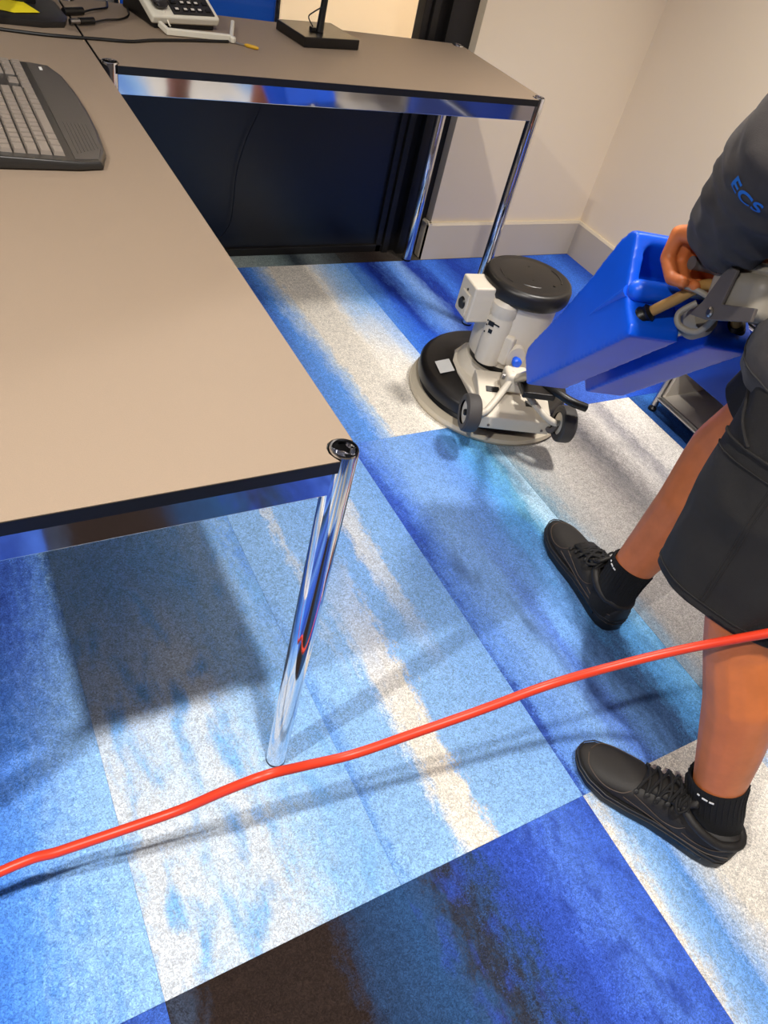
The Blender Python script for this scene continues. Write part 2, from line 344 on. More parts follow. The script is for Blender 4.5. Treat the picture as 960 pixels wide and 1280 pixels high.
# downlights
for i, (x, y, wt, sp) in enumerate(LIGHTS):
    lab = ['round ceiling downlight above the front of the desks', 'round ceiling downlight behind the desks', 'unseen wide downlight by the floor machine, placed to brighten the walls', 'unseen round downlight added to light the wall beyond the partition'][i]
    k = 3.4 if i == 2 else 1.0          # the one over the machine brightens the walls, widened to soften its shadow
    d = thing('downlight', lab, 'downlight', (x, y, CEIL), 'ceiling downlights')
    obj('trim_ring', lathe(B(), (x, y, CEIL), (0, 0, -1), [(.048 * k, 0), (.048 * k + .022, 0), (.048 * k + .022, .004), (.048 * k + .004, .008), (.048 * k, .006)], 32, caps=False), WHITE, d, smooth=True)
    obj('lens', lathe(B(), (x, y, CEIL - .001), (0, 0, -1), [(.047 * k, 0), (.047 * k, .001)], 24), mat('lens_glow', (255, 250, 240), .5, emit=((255, 244, 228), 6)), d)
    ld = bpy.data.lights.new('downlight_lamp', 'AREA'); ld.shape = 'DISK'; ld.size = .095 * k; ld.energy = wt; ld.spread = radians(sp); ld.color = (1, .94, .87)
    lo = bpy.data.objects.new('downlight_lamp', ld); COL.objects.link(lo); lo.parent = d; lo.location = (0, 0, -.012)

# ------------------------------------------------------------------ desks
LR = .0175
def desk(name, label, x0, x1, y0, y1, group=None):
    t = thing(name, label, 'desk', ((x0 + x1) / 2, (y0 + y1) / 2, 0), group)
    # top with notched corners round the legs
    n = .037; poly = []
    cs = [(x0, y0, 1, 1), (x1, y0, -1, 1), (x1, y1, -1, -1), (x0, y1, 1, -1)]
    def arc(cx, cy, sx, sy):
        ox, oy = cx + sx * LR, cy + sy * LR; r = LR + .0016; out = []
        # from the point on one edge to the other, bulging inwards
        for k in range(9):
            a = radians(-45 + 22.5 * k) if False else radians(-60 + 210 * k / 8)
            out.append((ox + sx * r * cos(a), oy + sy * r * sin(a)))
        return out
    for i, (cx, cy, sx, sy) in enumerate(cs):
        ar = arc(cx, cy, sx, sy)
        # keep only points inside the board, ends snapped to the edges
        ar[0] = (ar[0][0], cy); ar[-1] = (cx, ar[-1][1])
        ar[0] = (cx + sx * (LR + .012), cy); ar[-1] = (cx, cy + sy * (LR + .012))
        if i in (0, 2): ar = ar[::-1]
        poly += ar
    bm = B(); prism(bm, [(x, y, .7225) for x, y in poly], (0, 0, .0165)); edge = obj('edge_band', bm, BLACKEDGE, t)
    ins = [(x, y) for x, y in poly]
    cx_, cy_ = (x0 + x1) / 2, (y0 + y1) / 2
    def shrink(x, y, s=.0008): return (x + (s if x < cx_ else -s), y + (s if y < cy_ else -s))
    bm = B(); prism(bm, [(*shrink(x, y), .739) for x, y in ins], (0, 0, .001)); obj('desk_top', bm, TOP, t)
    for (cx, cy, sx, sy) in cs:
        ox, oy = cx + sx * LR, cy + sy * LR
        bm = B(); lathe(bm, (ox, oy, .006), (0, 0, 1), [(LR, 0), (LR, .7345), (LR - .001, .7365), (LR - .0030, .7365), (LR - .0035, .733), (LR - .0035, .71)], 36, caps=False)
        lg = obj('leg', bm, CHROME, t, smooth=True)
        obj('leg_cap', lathe(B(), (ox, oy, .716), (0, 0, 1), [(LR - .0032, 0), (LR - .0032, .006)], 28), mat('hole_black', (5, 5, 5), .9, spec=.1), lg)
        obj('foot', lathe(B(), (ox, oy, 0), (0, 0, 1), [(LR - .002, 0), (LR + .0003, .002), (LR + .0003, .007)], 28), BLACK, lg)
    # rails between the legs
    d0 = .012
    for lo, hi in (((x0 + 2 * LR, y0 + d0 - .004, .680), (x1 - 2 * LR, y0 + d0 + .014, .7225)), ((x0 + 2 * LR, y1 - d0 - .014, .680), (x1 - 2 * LR, y1 - d0 + .004, .7225)),
                   ((x0 + d0 - .004, y0 + 2 * LR, .680), (x0 + d0 + .014, y1 - 2 * LR, .7225)), ((x1 - d0 - .014, y0 + 2 * LR, .680), (x1 - d0 + .004, y1 - 2 * LR, .7225))):
        lo = list(lo); hi = list(hi)
        ax = 0 if hi[0] - lo[0] > hi[1] - lo[1] else 1
        lo[ax] -= .012; hi[ax] += .012
        obj('rail', box(B(), lo, hi), CHROME, t, bevel=.002)
    return t
desk('office_desk', 'taupe topped desk holding the keyboard, chrome corner leg by the orange cable', -.75, 0, 0, 1.775, 'taupe desks with chrome legs')
desk('office_desk', 'taupe topped side desk against the black partition, holding the telephone', .004, 1.2248, 1.2795, 1.775, 'taupe desks with chrome legs')

# ------------------------------------------------------------------ floor machine
M = V((1.035, .905, 0)); AN = radians(22); vv = V((-sin(AN), -cos(AN), 0)); ww = V((-cos(AN), sin(AN), 0)); Z = V((0, 0, 1))
def mp(v, w, z): return M + vv * v + ww * w + Z * z
mc = thing('floor_polisher', 'cream and black rotary carpet machine with a blue solution tank', 'floor machine', M)
obj('pad', lathe(B(), M, Z, [(.225, 0), (.246, .003), (.25, .012), (.246, .022), (.225, .026)], 64), CREAMD, mc, smooth=True)
obj('brush_ring', lathe(B(), M + Z * .024, Z, [(.205, 0), (.222, .004), (.214, .02), (.205, .028)], 56), BLACK, mc, smooth=True)
dk = obj('deck_cover', lathe(B(), M + Z * .048, Z, [(.222, 0), (.232, .004), (.233, .034), (.226, .043), (.212, .047), (.19, .044), (.14, .062), (.10, .072), (.02, .074)], 64), MBLACK, mc, smooth=True)
# label on the deck, at the camera-left side
c = M + V((cos(radians(166)), sin(radians(166)), 0)) * .168
tx = V((cos(radians(166)), sin(radians(166)), 0)); ty = V((-sin(radians(166)), cos(radians(166)), 0))
R = Matrix((tx, ty, Z)).transposed() @ Matrix.Rotation(radians(16), 3, 'Y')
obj('deck_label', box(B(), (-.022, -.030, 0), (.022, .030, .0012), R, c + Z * .1025), WHITE, mc)
# yoke plate: from round the motor down to the axle
yk = [(-.125, .03), (-.112, .080), (-.06, .124), (.0, .140), (.06, .134), (.14, .112), (.225, .098), (.225, -.118), (.14, -.128), (.06, -.138), (0, -.140), (-.06, -.124), (-.112, -.080), (-.125, -.03)]
obj('yoke', prism(B(), [mp(a, b, .092) for a, b in yk], Z * .022), CREAM, mc, bevel=.006, segs=3)
obj('motor_collar', lathe(B(), M + Z * .108, Z, [(.128, 0), (.124, .012), (.112, .026), (.104, .034)], 48), CREAM, mc, smooth=True)
# slanted apron towards the axle
ap = [(.09, .150), (.12, .150), (.258, .108), (.262, .070), (.250, .066), (.244, .092), (.09, .110)]
obj('axle_apron', prism(B(), [mp(a, .098, z) for a, z in ap], -ww * .212), CREAM, mc, bevel=.004)
for wx, vx in ((.055, .165), (-.06, .20)):
    obj('apron_slot', box(B(), (-.010, -.02, -.001), (.010, .02, .0015), Matrix((vv, ww, Z)).transposed() @ Matrix.Rotation(radians(17), 3, 'Y'), mp(vx, wx, .150 - (vx - .12) * .304 + .0006)), BLACK, mc, bevel=.004)
for wx in (.07, -.09): obj('apron_screw', lathe(B(), mp(.2605, wx, .082), vv, [(.004, -.002), (.004, .002), (.002, .003)], 10), GREYD, mc)
obj('motor_gap', lathe(B(), M + Z * .143, Z, [(.094, 0), (.094, .024)], 40), BLACK, mc, smooth=True)
mo = obj('motor_housing', lathe(B(), M + Z * .163, Z, [(.085, 0), (.1035, .004), (.105, .03), (.104, .2), (.098, .206)], 56), CREAM, mc, smooth=True)
lid = obj('motor_lid', lathe(B(), M + Z * .362, Z, [(.108, 0), (.120, .002), (.1255, .012), (.1255, .036), (.121, .046), (.113, .050), (.104, .0485), (.09, .050), (.02, .0525)], 64), MBLACK, mc, smooth=True)
def rad(deg, r, z): return M + V((cos(radians(deg)), sin(radians(deg)), 0)) * r + Z * z
def radR(deg): x = V((cos(radians(deg)), sin(radians(deg)), 0)); return Matrix((x, Z.cross(x), Z)).transposed()
for dg, r in ((60, .05), (250, .03), (300, .075)): obj('lid_screw', lathe(B(), rad(dg, r, .4125), Z, [(.004, 0), (.004, .002)], 10), BLACK, lid)
for a0, a1, r in ((150, 200, .085), (220, 260, .07), (-40, 10, .09)): 
    obj('lid_rib', tube(B(), [rad(a0 + (a1 - a0) * k / 6, r, .4115) for k in range(7)], .0022, 6, 2), MBLACK, lid)
# capacitor cover (vertical half round) towards the camera
Rc = radR(205)
cp = B(); lathe(cp, rad(205, .095, .172), Z, [(.034, 0), (.038, .004), (.038, .135), (.036, .145), (.036, .15), (.039, .155), (.039, .185), (.030, .195)], 28)
cap = obj('capacitor_cover', cp, CREAM, mc, smooth=True)
for (dy, dz, sy, sz) in ((-.008, .128, .009, .007), (-.004, .106, .006, .006), (.006, .131, .012, .002)):
    obj('black_mark', box(B(), (.0380, dy - sy, dz - sz), (.0390, dy + sy, dz + sz), Rc, rad(205, .095, .172)), BLACK, cap)
for dz in (.15, .137, .115): obj('screw_dot', lathe(B(), rad(205, .095, .172) + Rc @ V((.033, -.022, dz - .02)), Rc @ V((1, -.6, 0)), [(.0025, 0), (.0025, .002)], 8), BLACK, cap)
obj('cover_flange', box(B(), (-.02, .03, 0), (.012, .062, .09), Rc, rad(205, .095, .185)), CREAM, mc, bevel=.008)
# switch box on the far left side
Rb = radR(172)
sb = obj('switch_box', box(B(), (-.035, -.045, 0), (.05, .04, .105), Rb, rad(172, .130, .285)), CREAM, mc, bevel=.006)
obj('switch_knob', lathe(B(), rad(172, .179, .325), Rb @ V((1, 0, 0)), [(.018, 0), (.018, .006), (.014, .012)], 20), BLACK, sb, smooth=True)
obj('knob_plate', box(B(), (.049, -.02, .01), (.056, .026, .075), Rb, rad(172, .130, .285)), CREAM, sb, bevel=.008)
obj('screw_dot', lathe(B(), rad(172, .179, .365), Rb @ V((1, 0, 0)), [(.004, 0), (.004, .002)], 10), BLACK, sb)
# oval side port with a blue knob
Rp = radR(247); x_, y_, _ = Rp @ V((1, 0, 0)), Rp @ V((0, 1, 0)), 0
bm = B(); loft(bm, [[rad(247, r, .215) + y_ * (.028 * k * cos(a)) + Z * (.040 * k * sin(a)) for a in [2 * pi * i / 24 for i in range(24)]] for r, k in ((.09, 1), (.112, 1), (.118, .9))])
pt = obj('side_port', bm, CREAM, mc, smooth=True)
obj('blue_knob', lathe(B(), rad(247, .114, .215), x_, [(.009, 0), (.009, .012), (.014, .016), (.014, .026), (.010, .03)], 18), BLUE, mc, smooth=True)
# wheels on their axle
WL = mp(.266, .136, .120); WR = mp(.268, -.142, .120); axd = (WR - WL).normalized()
for P, s in ((WL, -1), (WR, 1)):
    a = axd * s
    tw = obj('wheel', lathe(B(), P - a * .02, a, [(.032, .001), (.046, 0), (.0515, .004), (.053, .012), (.053, .03), (.0515, .037), (.046, .041), (.033, .040)], 40, caps=False), RUBBER, mc, smooth=True)
    obj('hub', lathe(B(), P - a * .02, a, [(.010, .006), (.033, .006), (.033, .034), (.026, .034), (.020, .030), (.010, .030)], 32), CREAM, tw, smooth=True)
    obj('hub_bolt', lathe(B(), P - a * .02, a, [(.009, -.004), (.009, .036), (.006, .039)], 14), BLACK if s < 0 else STEEL, tw)
obj('wheel_strut', tube(B(), [WL + axd * .018 - Z * .004, WL + axd * .05 + Z * .004 - vv * .015, mp(.205, .045, .150), mp(.18, .02, .185), mp(.165, .01, .20)], .0098, 12), CREAM, mc, smooth=True)
obj('wheel_strut', tube(B(), [WR - axd * .018 - Z * .004, WR - axd * .05 + Z * .004 - vv * .015, mp(.205, -.045, .150), mp(.18, -.02, .185), mp(.165, -.01, .20)], .0098, 12), CREAM, mc, smooth=True)
obj('wheel_bracket', tube(B(), [WR - axd * .016, WR - axd * .03 - Z * .03, mp(.235, -.10, .10)], .008, 10), GREYD, mc, smooth=True)
# hinge block and handle shaft
W0 = 0.0
hb = obj('hinge_block', box(B(), (-.03, -.035, -.03), (.03, .035, .03), Matrix((vv, ww, Z)).transposed(), mp(.16, W0, .175)), CREAM, mc, bevel=.012, segs=3)
obj('hinge_bolt', cyl(B(), mp(.165, W0 + .034, .185), mp(.165, W0 + .044, .185), .009, 16), STEEL, hb)
obj('shaft', cyl(B(), mp(.17, W0, .18), mp(.79, W0, .748), .016, 24), STEEL, mc, smooth=True)
obj('tilt_pedal', tube(B(), [mp(.20, -.05, .20), mp(.255, -.08, .215), mp(.29, -.12, .212), mp(.30, -.165, .205)], .012, 12), BLACK, mc, smooth=True)
obj('pedal_bracket', box(B(), (-.035, -.045, -.010), (.035, .05, .010), Matrix((vv, ww, Z)).transposed(), mp(.235, -.04, .20)), MBLACK, mc, bevel=.005)
# tank
TW = .122
tp = [(.494, .381), (.792, .699), (.782, .716), (.738, .735), (.720, .750), (.668, .828), (.648, .822), (.622, .790), (.578, .697), (.512, .576), (.456, .490), (.426, .440), (.430, .415)]
bm = B(); prism(bm, [mp(a, W0 + TW, z) for a, z in tp], -ww * 2 * TW)
tank = obj('tank', bm, BLUE, mc)
def cutter(bm):
    bmesh.ops.recalc_face_normals(bm, faces=bm.faces); bmesh.ops.translate(bm, verts=bm.verts, vec=-M)
    me = bpy.data.meshes.new('cut'); bm.to_mesh(me); bm.free(); o = bpy.data.objects.new('cut', me); COL.objects.link(o); o.location = M; return o
ax = V((.298, .318)).normalized(); nx = V((-ax.y, ax.x))          # along the underside / into the tank, in (v, z)
def tq(a, n, w): q = V((.494, .381)) + ax * a + nx * n; return mp(q.x, w, q.y)
c1 = cutter(prism(B(), [tq(-.2, -.05, W0 + .025), tq(.6, -.05, W0 + .025), tq(.6, .085, W0 + .025), tq(-.2, .085, W0 + .025)], -ww * .05))
# opening on the end face
e0 = V((.720, .750)); e1 = V((.668, .828)); ed = (e1 - e0).normalized(); en = V((ed.y, -ed.x))   # outward
def eq(s, d, w): q = e0 + ed * s + en * d; return mp(q.x, w, q.y)
L_ = (e1 - e0).length
rr = .016; ow = .100; s0, s1 = .004, L_ - .014
def rrect(d, s0=s0, s1=s1):
    out = []
    for (cx, cy, a0) in ((W0 + ow - rr, s1 - rr, 0), (W0 - ow + rr, s1 - rr, 90), (W0 - ow + rr, s0 + rr, 180), (W0 + ow - rr, s0 + rr, 270)):
        for j in range(5):
            a = radians(a0 + 22.5 * j); out.append(eq(cy + rr * sin(a) * (1 if True else 1), d, cx + rr * cos(a)))
    return out
c2 = cutter(loft(B(), [rrect(.05), rrect(0), rrect(-.085, -.035, L_ - .062)]))
for cobj in (c1, c2):
    md = tank.modifiers.new('cut', 'BOOLEAN'); md.operation = 'DIFFERENCE'; md.object = cobj; md.solver = 'EXACT'
applied(tank)
for cobj in (c1, c2): bpy.data.objects.remove(cobj)
tb = B(); tb.from_mesh(tank.data); tb = remeshed(tb, .004, 14); tb.to_mesh(tank.data); tb.free(); tank.data.materials.clear(); tank.data.materials.append(BLUE)
for p in tank.data.polygons: p.use_smooth = True
obj('tank_lip', capsule(B(), mp(.728, W0 + .104, .752), mp(.728, W0 - .104, .752), .019, .019, 20), BLUE, mc, smooth=True)
obj('tank_ridge', tube(B(), [mp(.60, W0 + .119, .60), mp(.655, W0 + .120, .67), mp(.722, W0 + .116, .745)], .004, 10, rr=lambda t: .001 + .011 * t * t), BLUE, mc, smooth=True)
for s in (1, -1):
    f = mp(.758, W0 + s * .090, .724); g_ = mp(.790, W0 + s * .035, .806); dr = (g_ - f).normalized()
    hs = obj('hose', tube(B(), [f - dr * .005, f + dr * .05, g_, mp(.84, W0 + s * .03, .83)], .0095, 14), TAN, mc, smooth=True)
    obj('hose_grommet', lathe(B(), f - dr * .010, dr, [(.017, 0), (.017, .008), (.014, .012), (.014, .016), (.016, .019), (.0105, .024)], 22), BLACK, hs, smooth=True)
obj('tank_clip', box(B(), (-.010, -.03, -.004), (.010, .03, .004), Matrix((vv, ww, Z)).transposed() @ Matrix.Rotation(radians(-40), 3, 'Y'), mp(.745, W0 - .005, .766)), mat('clip_white', (150, 180, 220), .5), mc, bevel=.003)
# operating handle
Rh = Matrix((vv, ww, Z)).transposed() @ Matrix.Rotation(radians(-20), 3, 'Y')
hh = obj('handle_housing', box(B(), (-.05, -.05, -.032), (.085, .05, .036), Rh, mp(.862, W0, .832)), GREY, mc, bevel=.02, segs=4)
obj('housing_cover', box(B(), (-.02, -.035, .03), (.075, .035, .05), Rh, mp(.862, W0, .832)), mat('cover_grey', (172, 165, 150), .4), hh, bevel=.01, segs=3)
for s in (1, -1):
    y = s * .055
    pl = [(-.055, -.045), (-.01, -.045), (.10, -.028), (.10, -.008), (.02, -.016), (.03, .035), (.005, .04), (-.03, -.02)]
    br = obj('bracket', prism(B(), [mp(.862, W0, .832) + Rh @ V((a, y - .003, z)) for a, z in pl], Rh @ V((0, .006, 0))), GREYD, mc, bevel=.0015)
    obj('bracket_screw', lathe(B(), mp(.862, W0, .832) + Rh @ V((.0, y + s * .003, -.032)), ww * s, [(.008, 0), (.008, .002), (.005, .004)], 14), STEEL, br)
obj('shaft_clamp', lathe(B(), mp(.760, W0, .721), mp(.79, W0, .748) - mp(.760, W0, .721), [(.024, 0), (.028, .004), (.028, .03), (.022, .045)], 28), GREY, mc, smooth=True)
obj('cable_hook', tube(B(), [mp(.790, W0 + .03, .775), mp(.785, W0 + .048, .75), mp(.80, W0 + .045, .735), mp(.825, W0 + .025, .742), mp(.84, W0 + .02, .78)], .0055, 10), GREY, mc, smooth=True)
GV, GZ = .772, .832
for s in (1, -1):
    obj('grip', tube(B(), [mp(.84, W0 + s * .02, .845), mp(.81, W0 + s * .028, .840), mp(.785, W0 + s * .03, GZ + .004), mp(GV, W0 + s * .05, GZ), mp(GV, W0 + s * .064, GZ)], .011, 16), GREYD, mc, smooth=True)
    obj('lever', tube(B(), [mp(.835, W0 + s * .03, .80), mp(.815, W0 + s * .035, .80), mp(.797, W0 + s * .05, .800), mp(.79, W0 + s * .065, .800)], .005, 10), GREY, mc, smooth=True)

# ------------------------------------------------------------------ operator
pe = thing('person', 'person in dark grey sweatshirt, black shorts and black sneakers steering the machine', 'person', (.76, -.06, 0))
def spow(a, b): return [V(a), V(b)]
LA, LK, LH = V((.664, -.398, .095)), V((.612, -.235, .475)), V((.755, -.115, .88))
RA, RK, RH = V((.836, .082, .095)), V((.908, .102, .485)), V((.925, -.04, .88))
def footdir(h, t): d = (V(t) - V(h)); d.z = 0; return d.normalized()
F2h, F2t = V((.680, -.470, 0)), V((.533, -.190, 0)); F1h, F1t = V((.828, .026, 0)), V((.880, .350, 0))
wl = mp(.782, W0 + .030, .884); el = V((.600, .085, 1.050)); sl = V((.675, -.03, 1.295))
wr = mp(.782, W0 - .040, .884); er = V((1.02, .10, 1.03)); sr = V((1.005, .01, 1.295))
bm = B()
def limb(pts):
    for (a, ra), (b, rb) in zip(pts, pts[1:]): capsule(bm, a, b, ra, rb, 16)
for A, K, Hh, fd in ((LA, LK, LH, footdir(F2h, F2t)), (RA, RK, RH, footdir(F1h, F1t))):
    back = -fd
    limb([(A - Z * .02, .040), (A.lerp(K, .12), .043), (A.lerp(K, .38) + back * .010, .053), (A.lerp(K, .66) + back * .018, .062), (A.lerp(K, .88), .055), (K, .057), (K.lerp(Hh, .35), .070), (K.lerp(Hh, .75), .085), (Hh, .092)])
    limb([(A - Z * .050 - fd * .02, .024), (A - Z * .058 + fd * .05, .019), (A - Z * .060 + fd * .14, .012)])
limb([(LH, .10), (RH, .10)]); hipc = (LH + RH) / 2; chest = V((.845, -.03, 1.20)); 
limb([(hipc + Z * .02, .13), (V((.84, -.06, 1.02)), .125), (chest, .135)]); limb([(chest + V((-.07, 0, 0)), .115), (chest + V((.07, 0, 0)), .115)])
limb([(sl, .062), (V((.842, -.01, 1.335)), .075), (sr, .062)]); neck = V((.842, .025, 1.405)); hc = V((.842, .085, 1.53))
limb([(V((.842, .0, 1.33)), .065), (neck, .056), (hc - Z * .04, .058)])
ell(bm, hc, (.074, .092, .112), Matrix.Rotation(radians(-14), 3, 'X')); fw = V((-.06, .95, -.32)).normalized(); rt = V((1, .06, 0)).normalized(); up = rt.cross(fw)
capsule(bm, hc + fw * .045 - up * .065, hc + fw * .058 - up * .085, .044, .030)         # jaw
capsule(bm, hc + fw * .088 + up * .012, hc + fw * .106 - up * .022, .009, .014)          # nose
for s in (1, -1):
    capsule(bm, hc + fw * .086 + rt * s * .012 - up * .052, hc + fw * .080 + rt * s * .026 - up * .052, .009, .005)   # lips
    ell(bm, hc + rt * s * .074 - fw * .006 - up * .005, (.012, .022, .032))                                             # ears
    capsule(bm, hc + fw * .078 + rt * s * .014 + up * .035, hc + fw * .068 + rt * s * .048 + up * .034, .012, .010)     # brow
for S_, E_, W_r in ((sl, el, wl), (sr, er, wr)):
    limb([(S_, .060), (S_.lerp(E_, .4), .052), (E_, .044), (E_.lerp(W_r, .3), .045), (E_.lerp(W_r, .75), .034), (W_r, .029)])
# hands closed round the grips
def hand(bm, s, wc, Wp):
    def q(v, w, z): return mp(v, wc + w, z)
    mcp = [(-.037, .006), (-.013, .0), (.012, .002), (.036, .008)]     # index..little, offsets along the grip (times s)
    for i, (o_, dz) in enumerate(mcp):
        w = s * o_; f = (.94, 1.0, .96, .84)[i]
        K1 = q(GV - .056, w, GZ + .030 - dz); K2 = q(GV - .052, w * 1.02, GZ - .014 * f - .008); K3 = q(GV - .012, w * 1.0, GZ - .043 * f); K4 = q(GV + .020, w * .98, GZ - .030 * f)
        for a, b, ra, rb in ((K1, K2, .0132, .0128), (K2, K3, .0128, .0120), (K3, K4, .0118, .0104)): capsule(bm, a, b, ra, rb, 10)
        capsule(bm, Wp + (q(0, w * .45, 0) - q(0, 0, 0)), K1, .022, .0135, 12)
    T0 = Wp + (q(0, -s * .02, 0) - q(0, 0, 0)) - Z * .01; T1 = q(GV + .012, -s * .045, GZ + .018); T2 = q(GV - .012, -s * .048, GZ - .014); T3 = q(GV - .03, -s * .030, GZ - .026)
    for a, b, ra, rb in ((T0, T1, .018, .0135), (T1, T2, .0125, .0112), (T2, T3, .011, .009)): capsule(bm, a, b, ra, rb, 10)
    capsule(bm, Wp, q(GV - .035, 0, GZ + .035), .024, .018, 12)
hand(bm, 1, W0 + .040, wl); hand(bm, -1, W0 - .050, wr)
bm = remeshed(bm, .0045, 3, .5)
obj('body', bm, SKIN, pe, smooth=True)
for s in (1, -1):
    ey = obj('eye', ell(B(), hc + fw * .076 + rt * s * .031 + up * .012, (.0125, .0125, .0125)), EYEW, pe, smooth=True)
    obj('iris', ell(B(), hc + fw * .0865 + rt * s * .031 + up * .012, (.0055, .003, .0055)), BLACK, ey)
bm = B(); ell(bm, hc + up * .022 - fw * .014, (.081, .094, .106), Matrix.Rotation(radians(-14), 3, 'X'), 24)
bmesh.ops.bisect_plane(bm, geom=bm.verts[:] + bm.edges[:] + bm.faces[:], plane_co=hc + up * .03 + fw * .02, plane_no=(fw * .75 - up * .75), clear_outer=True)
bmesh.ops.holes_fill(bm, edges=bm.edges[:]); obj('hair', bm, HAIR, pe, smooth=True)

def wrinkle(bm, amp, sc, seed, fine=.3):
    bm.normal_update(); mv = [(v, v.normal.copy()) for v in bm.verts]
    for v, n in mv:
        p = v.co * sc + V((seed, seed * 2, 0)); d = noise.noise(p) + fine * noise.noise(p * 2.7)
        r_ = 1 - abs(noise.noise(p * 1.2 + V((9, 3, 5)))) * 2
        v.co += n * amp * (d * .7 + r_ * .6)
def hollow(bm, co, no): 
    bmesh.ops.bisect_plane(bm, geom=bm.verts[:] + bm.edges[:] + bm.faces[:], plane_co=co, plane_no=no, clear_outer=True)
def flagcap(bm, pts):
    for (a, ra), (b, rb) in zip(pts, pts[1:]): capsule(bm, a, b, ra, rb, 20)
# shorts
bm = B(); HL = V((.648, -.186, .458)); HR = V((.905, .045, .60))
dl = (HL - LH).normalized(); dr = (HR - RH).normalized()
flagcap(bm, [(LH, .150), (LH.lerp(HL, .5), .145), (HL + dl * .02, .124)]); flagcap(bm, [(RH, .135), (RH.lerp(HR, .5), .12), (HR + dr * .02, .105)])
flagcap(bm, [(LH + Z * .03, .135), (RH + Z * .03, .135)]); ell(bm, hipc + Z * .08, (.205, .15, .12))
bm = remeshed(bm, .008, 8); wrinkle(bm, .0075, 9, 3)
# cut the hems on each leg
def hem_cut(bm, H, d, other):
    fs = [f for f in bm.faces if -.03 < (f.calc_center_median() - H).dot(d) < .25 and ((f.calc_center_median() - H) - d * (f.calc_center_median() - H).dot(d)).length < .19]
    es = list({e for f in fs for e in f.edges}); vs_ = list({v for f in fs for v in f.verts})
    bmesh.ops.bisect_plane(bm, geom=vs_ + es + fs, plane_co=H, plane_no=d, clear_outer=True)
hem_cut(bm, HL, dl, HR); hem_cut(bm, HR, dr, HL)
sh = obj('shorts', bm, SHORTS, pe, smooth=True); md = sh.modifiers.new('thick', 'SOLIDIFY'); md.thickness = .004; md.offset = -1
# stitched seams of the cargo pocket, laid onto the cloth
def bvh_of(o, off): 
    me = o.data; return BVHTree.FromPolygons([v.co + off for v in me.vertices], [p.vertices[:] for p in me.polygons])
tree = bvh_of(sh, ORG['person'])
def onto(p, c, lift=.001):
    d = (c - p).normalized(); h = tree.ray_cast(p, d)
    return (h[0] + h[1] * lift * (1 if h[1].dot(d) < 0 else -1)) if h[0] else None
def legpt(t, deg, lift=.001):
    c = LH.lerp(HL, t); x, y, z = frame(dl, (-1, 0, 0)); o_ = (x * cos(radians(deg)) + y * sin(radians(deg)))
    return onto(c + o_ * .35, c, lift)
def seam(pts, r=.0016):
    q = [p for p in pts if p]
    if len(q) > 2: obj('seam', tube(B(), q, r, 6, 1), mat('seam_thread', (26, 24, 24), .9), sh)
for dg in (-6, -9): seam([legpt(.38 + .58 * k / 14, dg) for k in range(15)], .0012)
seam([legpt(.45, dg) for dg in range(-9, 62, 5)], .0025); seam([legpt(.50 + .0 * dg, dg) for dg in range(-9, 62, 5)], .0012)
seam([legpt(.97, dg) for dg in range(-170, 180, 8)], .0012); seam([legpt(.12 + .32 * (k / 10) ** .5, 70 - 52 * k / 10) for k in range(11)], .003)
# sweatshirt
bm = B(); hem = V((.835, -.075, .758))
flagcap(bm, [(hem - Z * .04, .16), (V((.84, -.06, 1.0)), .16), (chest, .165)]); ell(bm, hem + Z * .05, (.236, .172, .16)); ell(bm, V((.84, -.06, 1.0)), (.20, .15, .2)); ell(bm, chest, (.215, .15, .17))
flagcap(bm, [(sl, .085), (V((.842, -.01, 1.335)), .09), (sr, .085)]); flagcap(bm, [(V((.842, .0, 1.33)), .08), (neck - Z * .02, .07)])
for S_, E_, W_r in ((sl, el, wl), (sr, er, wr)):
    fa = (W_r - E_)
    flagcap(bm, [(S_, .088), (S_.lerp(E_, .5), .088), (E_, .084), (E_.lerp(W_r, .35), .078), (E_.lerp(W_r, .68), .074), (E_.lerp(W_r, .88), .066), (W_r - fa.normalized() * .004, .056)])
bm = remeshed(bm, .007, 6); wrinkle(bm, .008, 13, 8)
bm.normal_update()
for E_, W_r in ((el, wl), (er, wr)):        # gathered folds along the forearm of each sleeve
    d_ = (W_r - E_); ln = d_.length; d_.normalize(); x_, y_, _z = frame(d_, (0, 0, 1))
    for v in bm.verts:
        q = v.co - E_; t = q.dot(d_)
        rr_ = (q - d_ * t)
        if -.06 < t < ln and rr_.length < .13:
            a_ = math.atan2(rr_.dot(y_), rr_.dot(x_)); f_ = sin(2 * pi * (t / .052 + .35 * sin(a_ * 2 + 1) + .5 * noise.noise(v.co * 9)))
            v.co += v.normal * .0045 * f_ * (.4 + .6 * noise.noise(v.co * 14 + V((3, 7, 1))))
def cut_at(bm, co, no, rad_):
    fs = [f for f in bm.faces if (f.calc_center_median() - co).length < rad_]
    es = list({e for f in fs for e in f.edges}); vs_ = list({v for f in fs for v in f.verts})
    bmesh.ops.bisect_plane(bm, geom=vs_ + es + fs, plane_co=co, plane_no=no, clear_outer=True)
for E_, W_r in ((el, wl), (er, wr)): cut_at(bm, W_r - (W_r - E_).normalized() * .004, (W_r - E_).normalized(), .11)
cut_at(bm, hem, V((0, 0, -1)), .5); cut_at(bm, neck - Z * .005, V((0, .25, 1)).normalized(), .12)
shirt = obj('sweatshirt', bm, SHIRT, pe, smooth=True); md = shirt.modifiers.new('thick', 'SOLIDIFY'); md.thickness = .004; md.offset = -1
tree = bvh_of(shirt, ORG['person'])
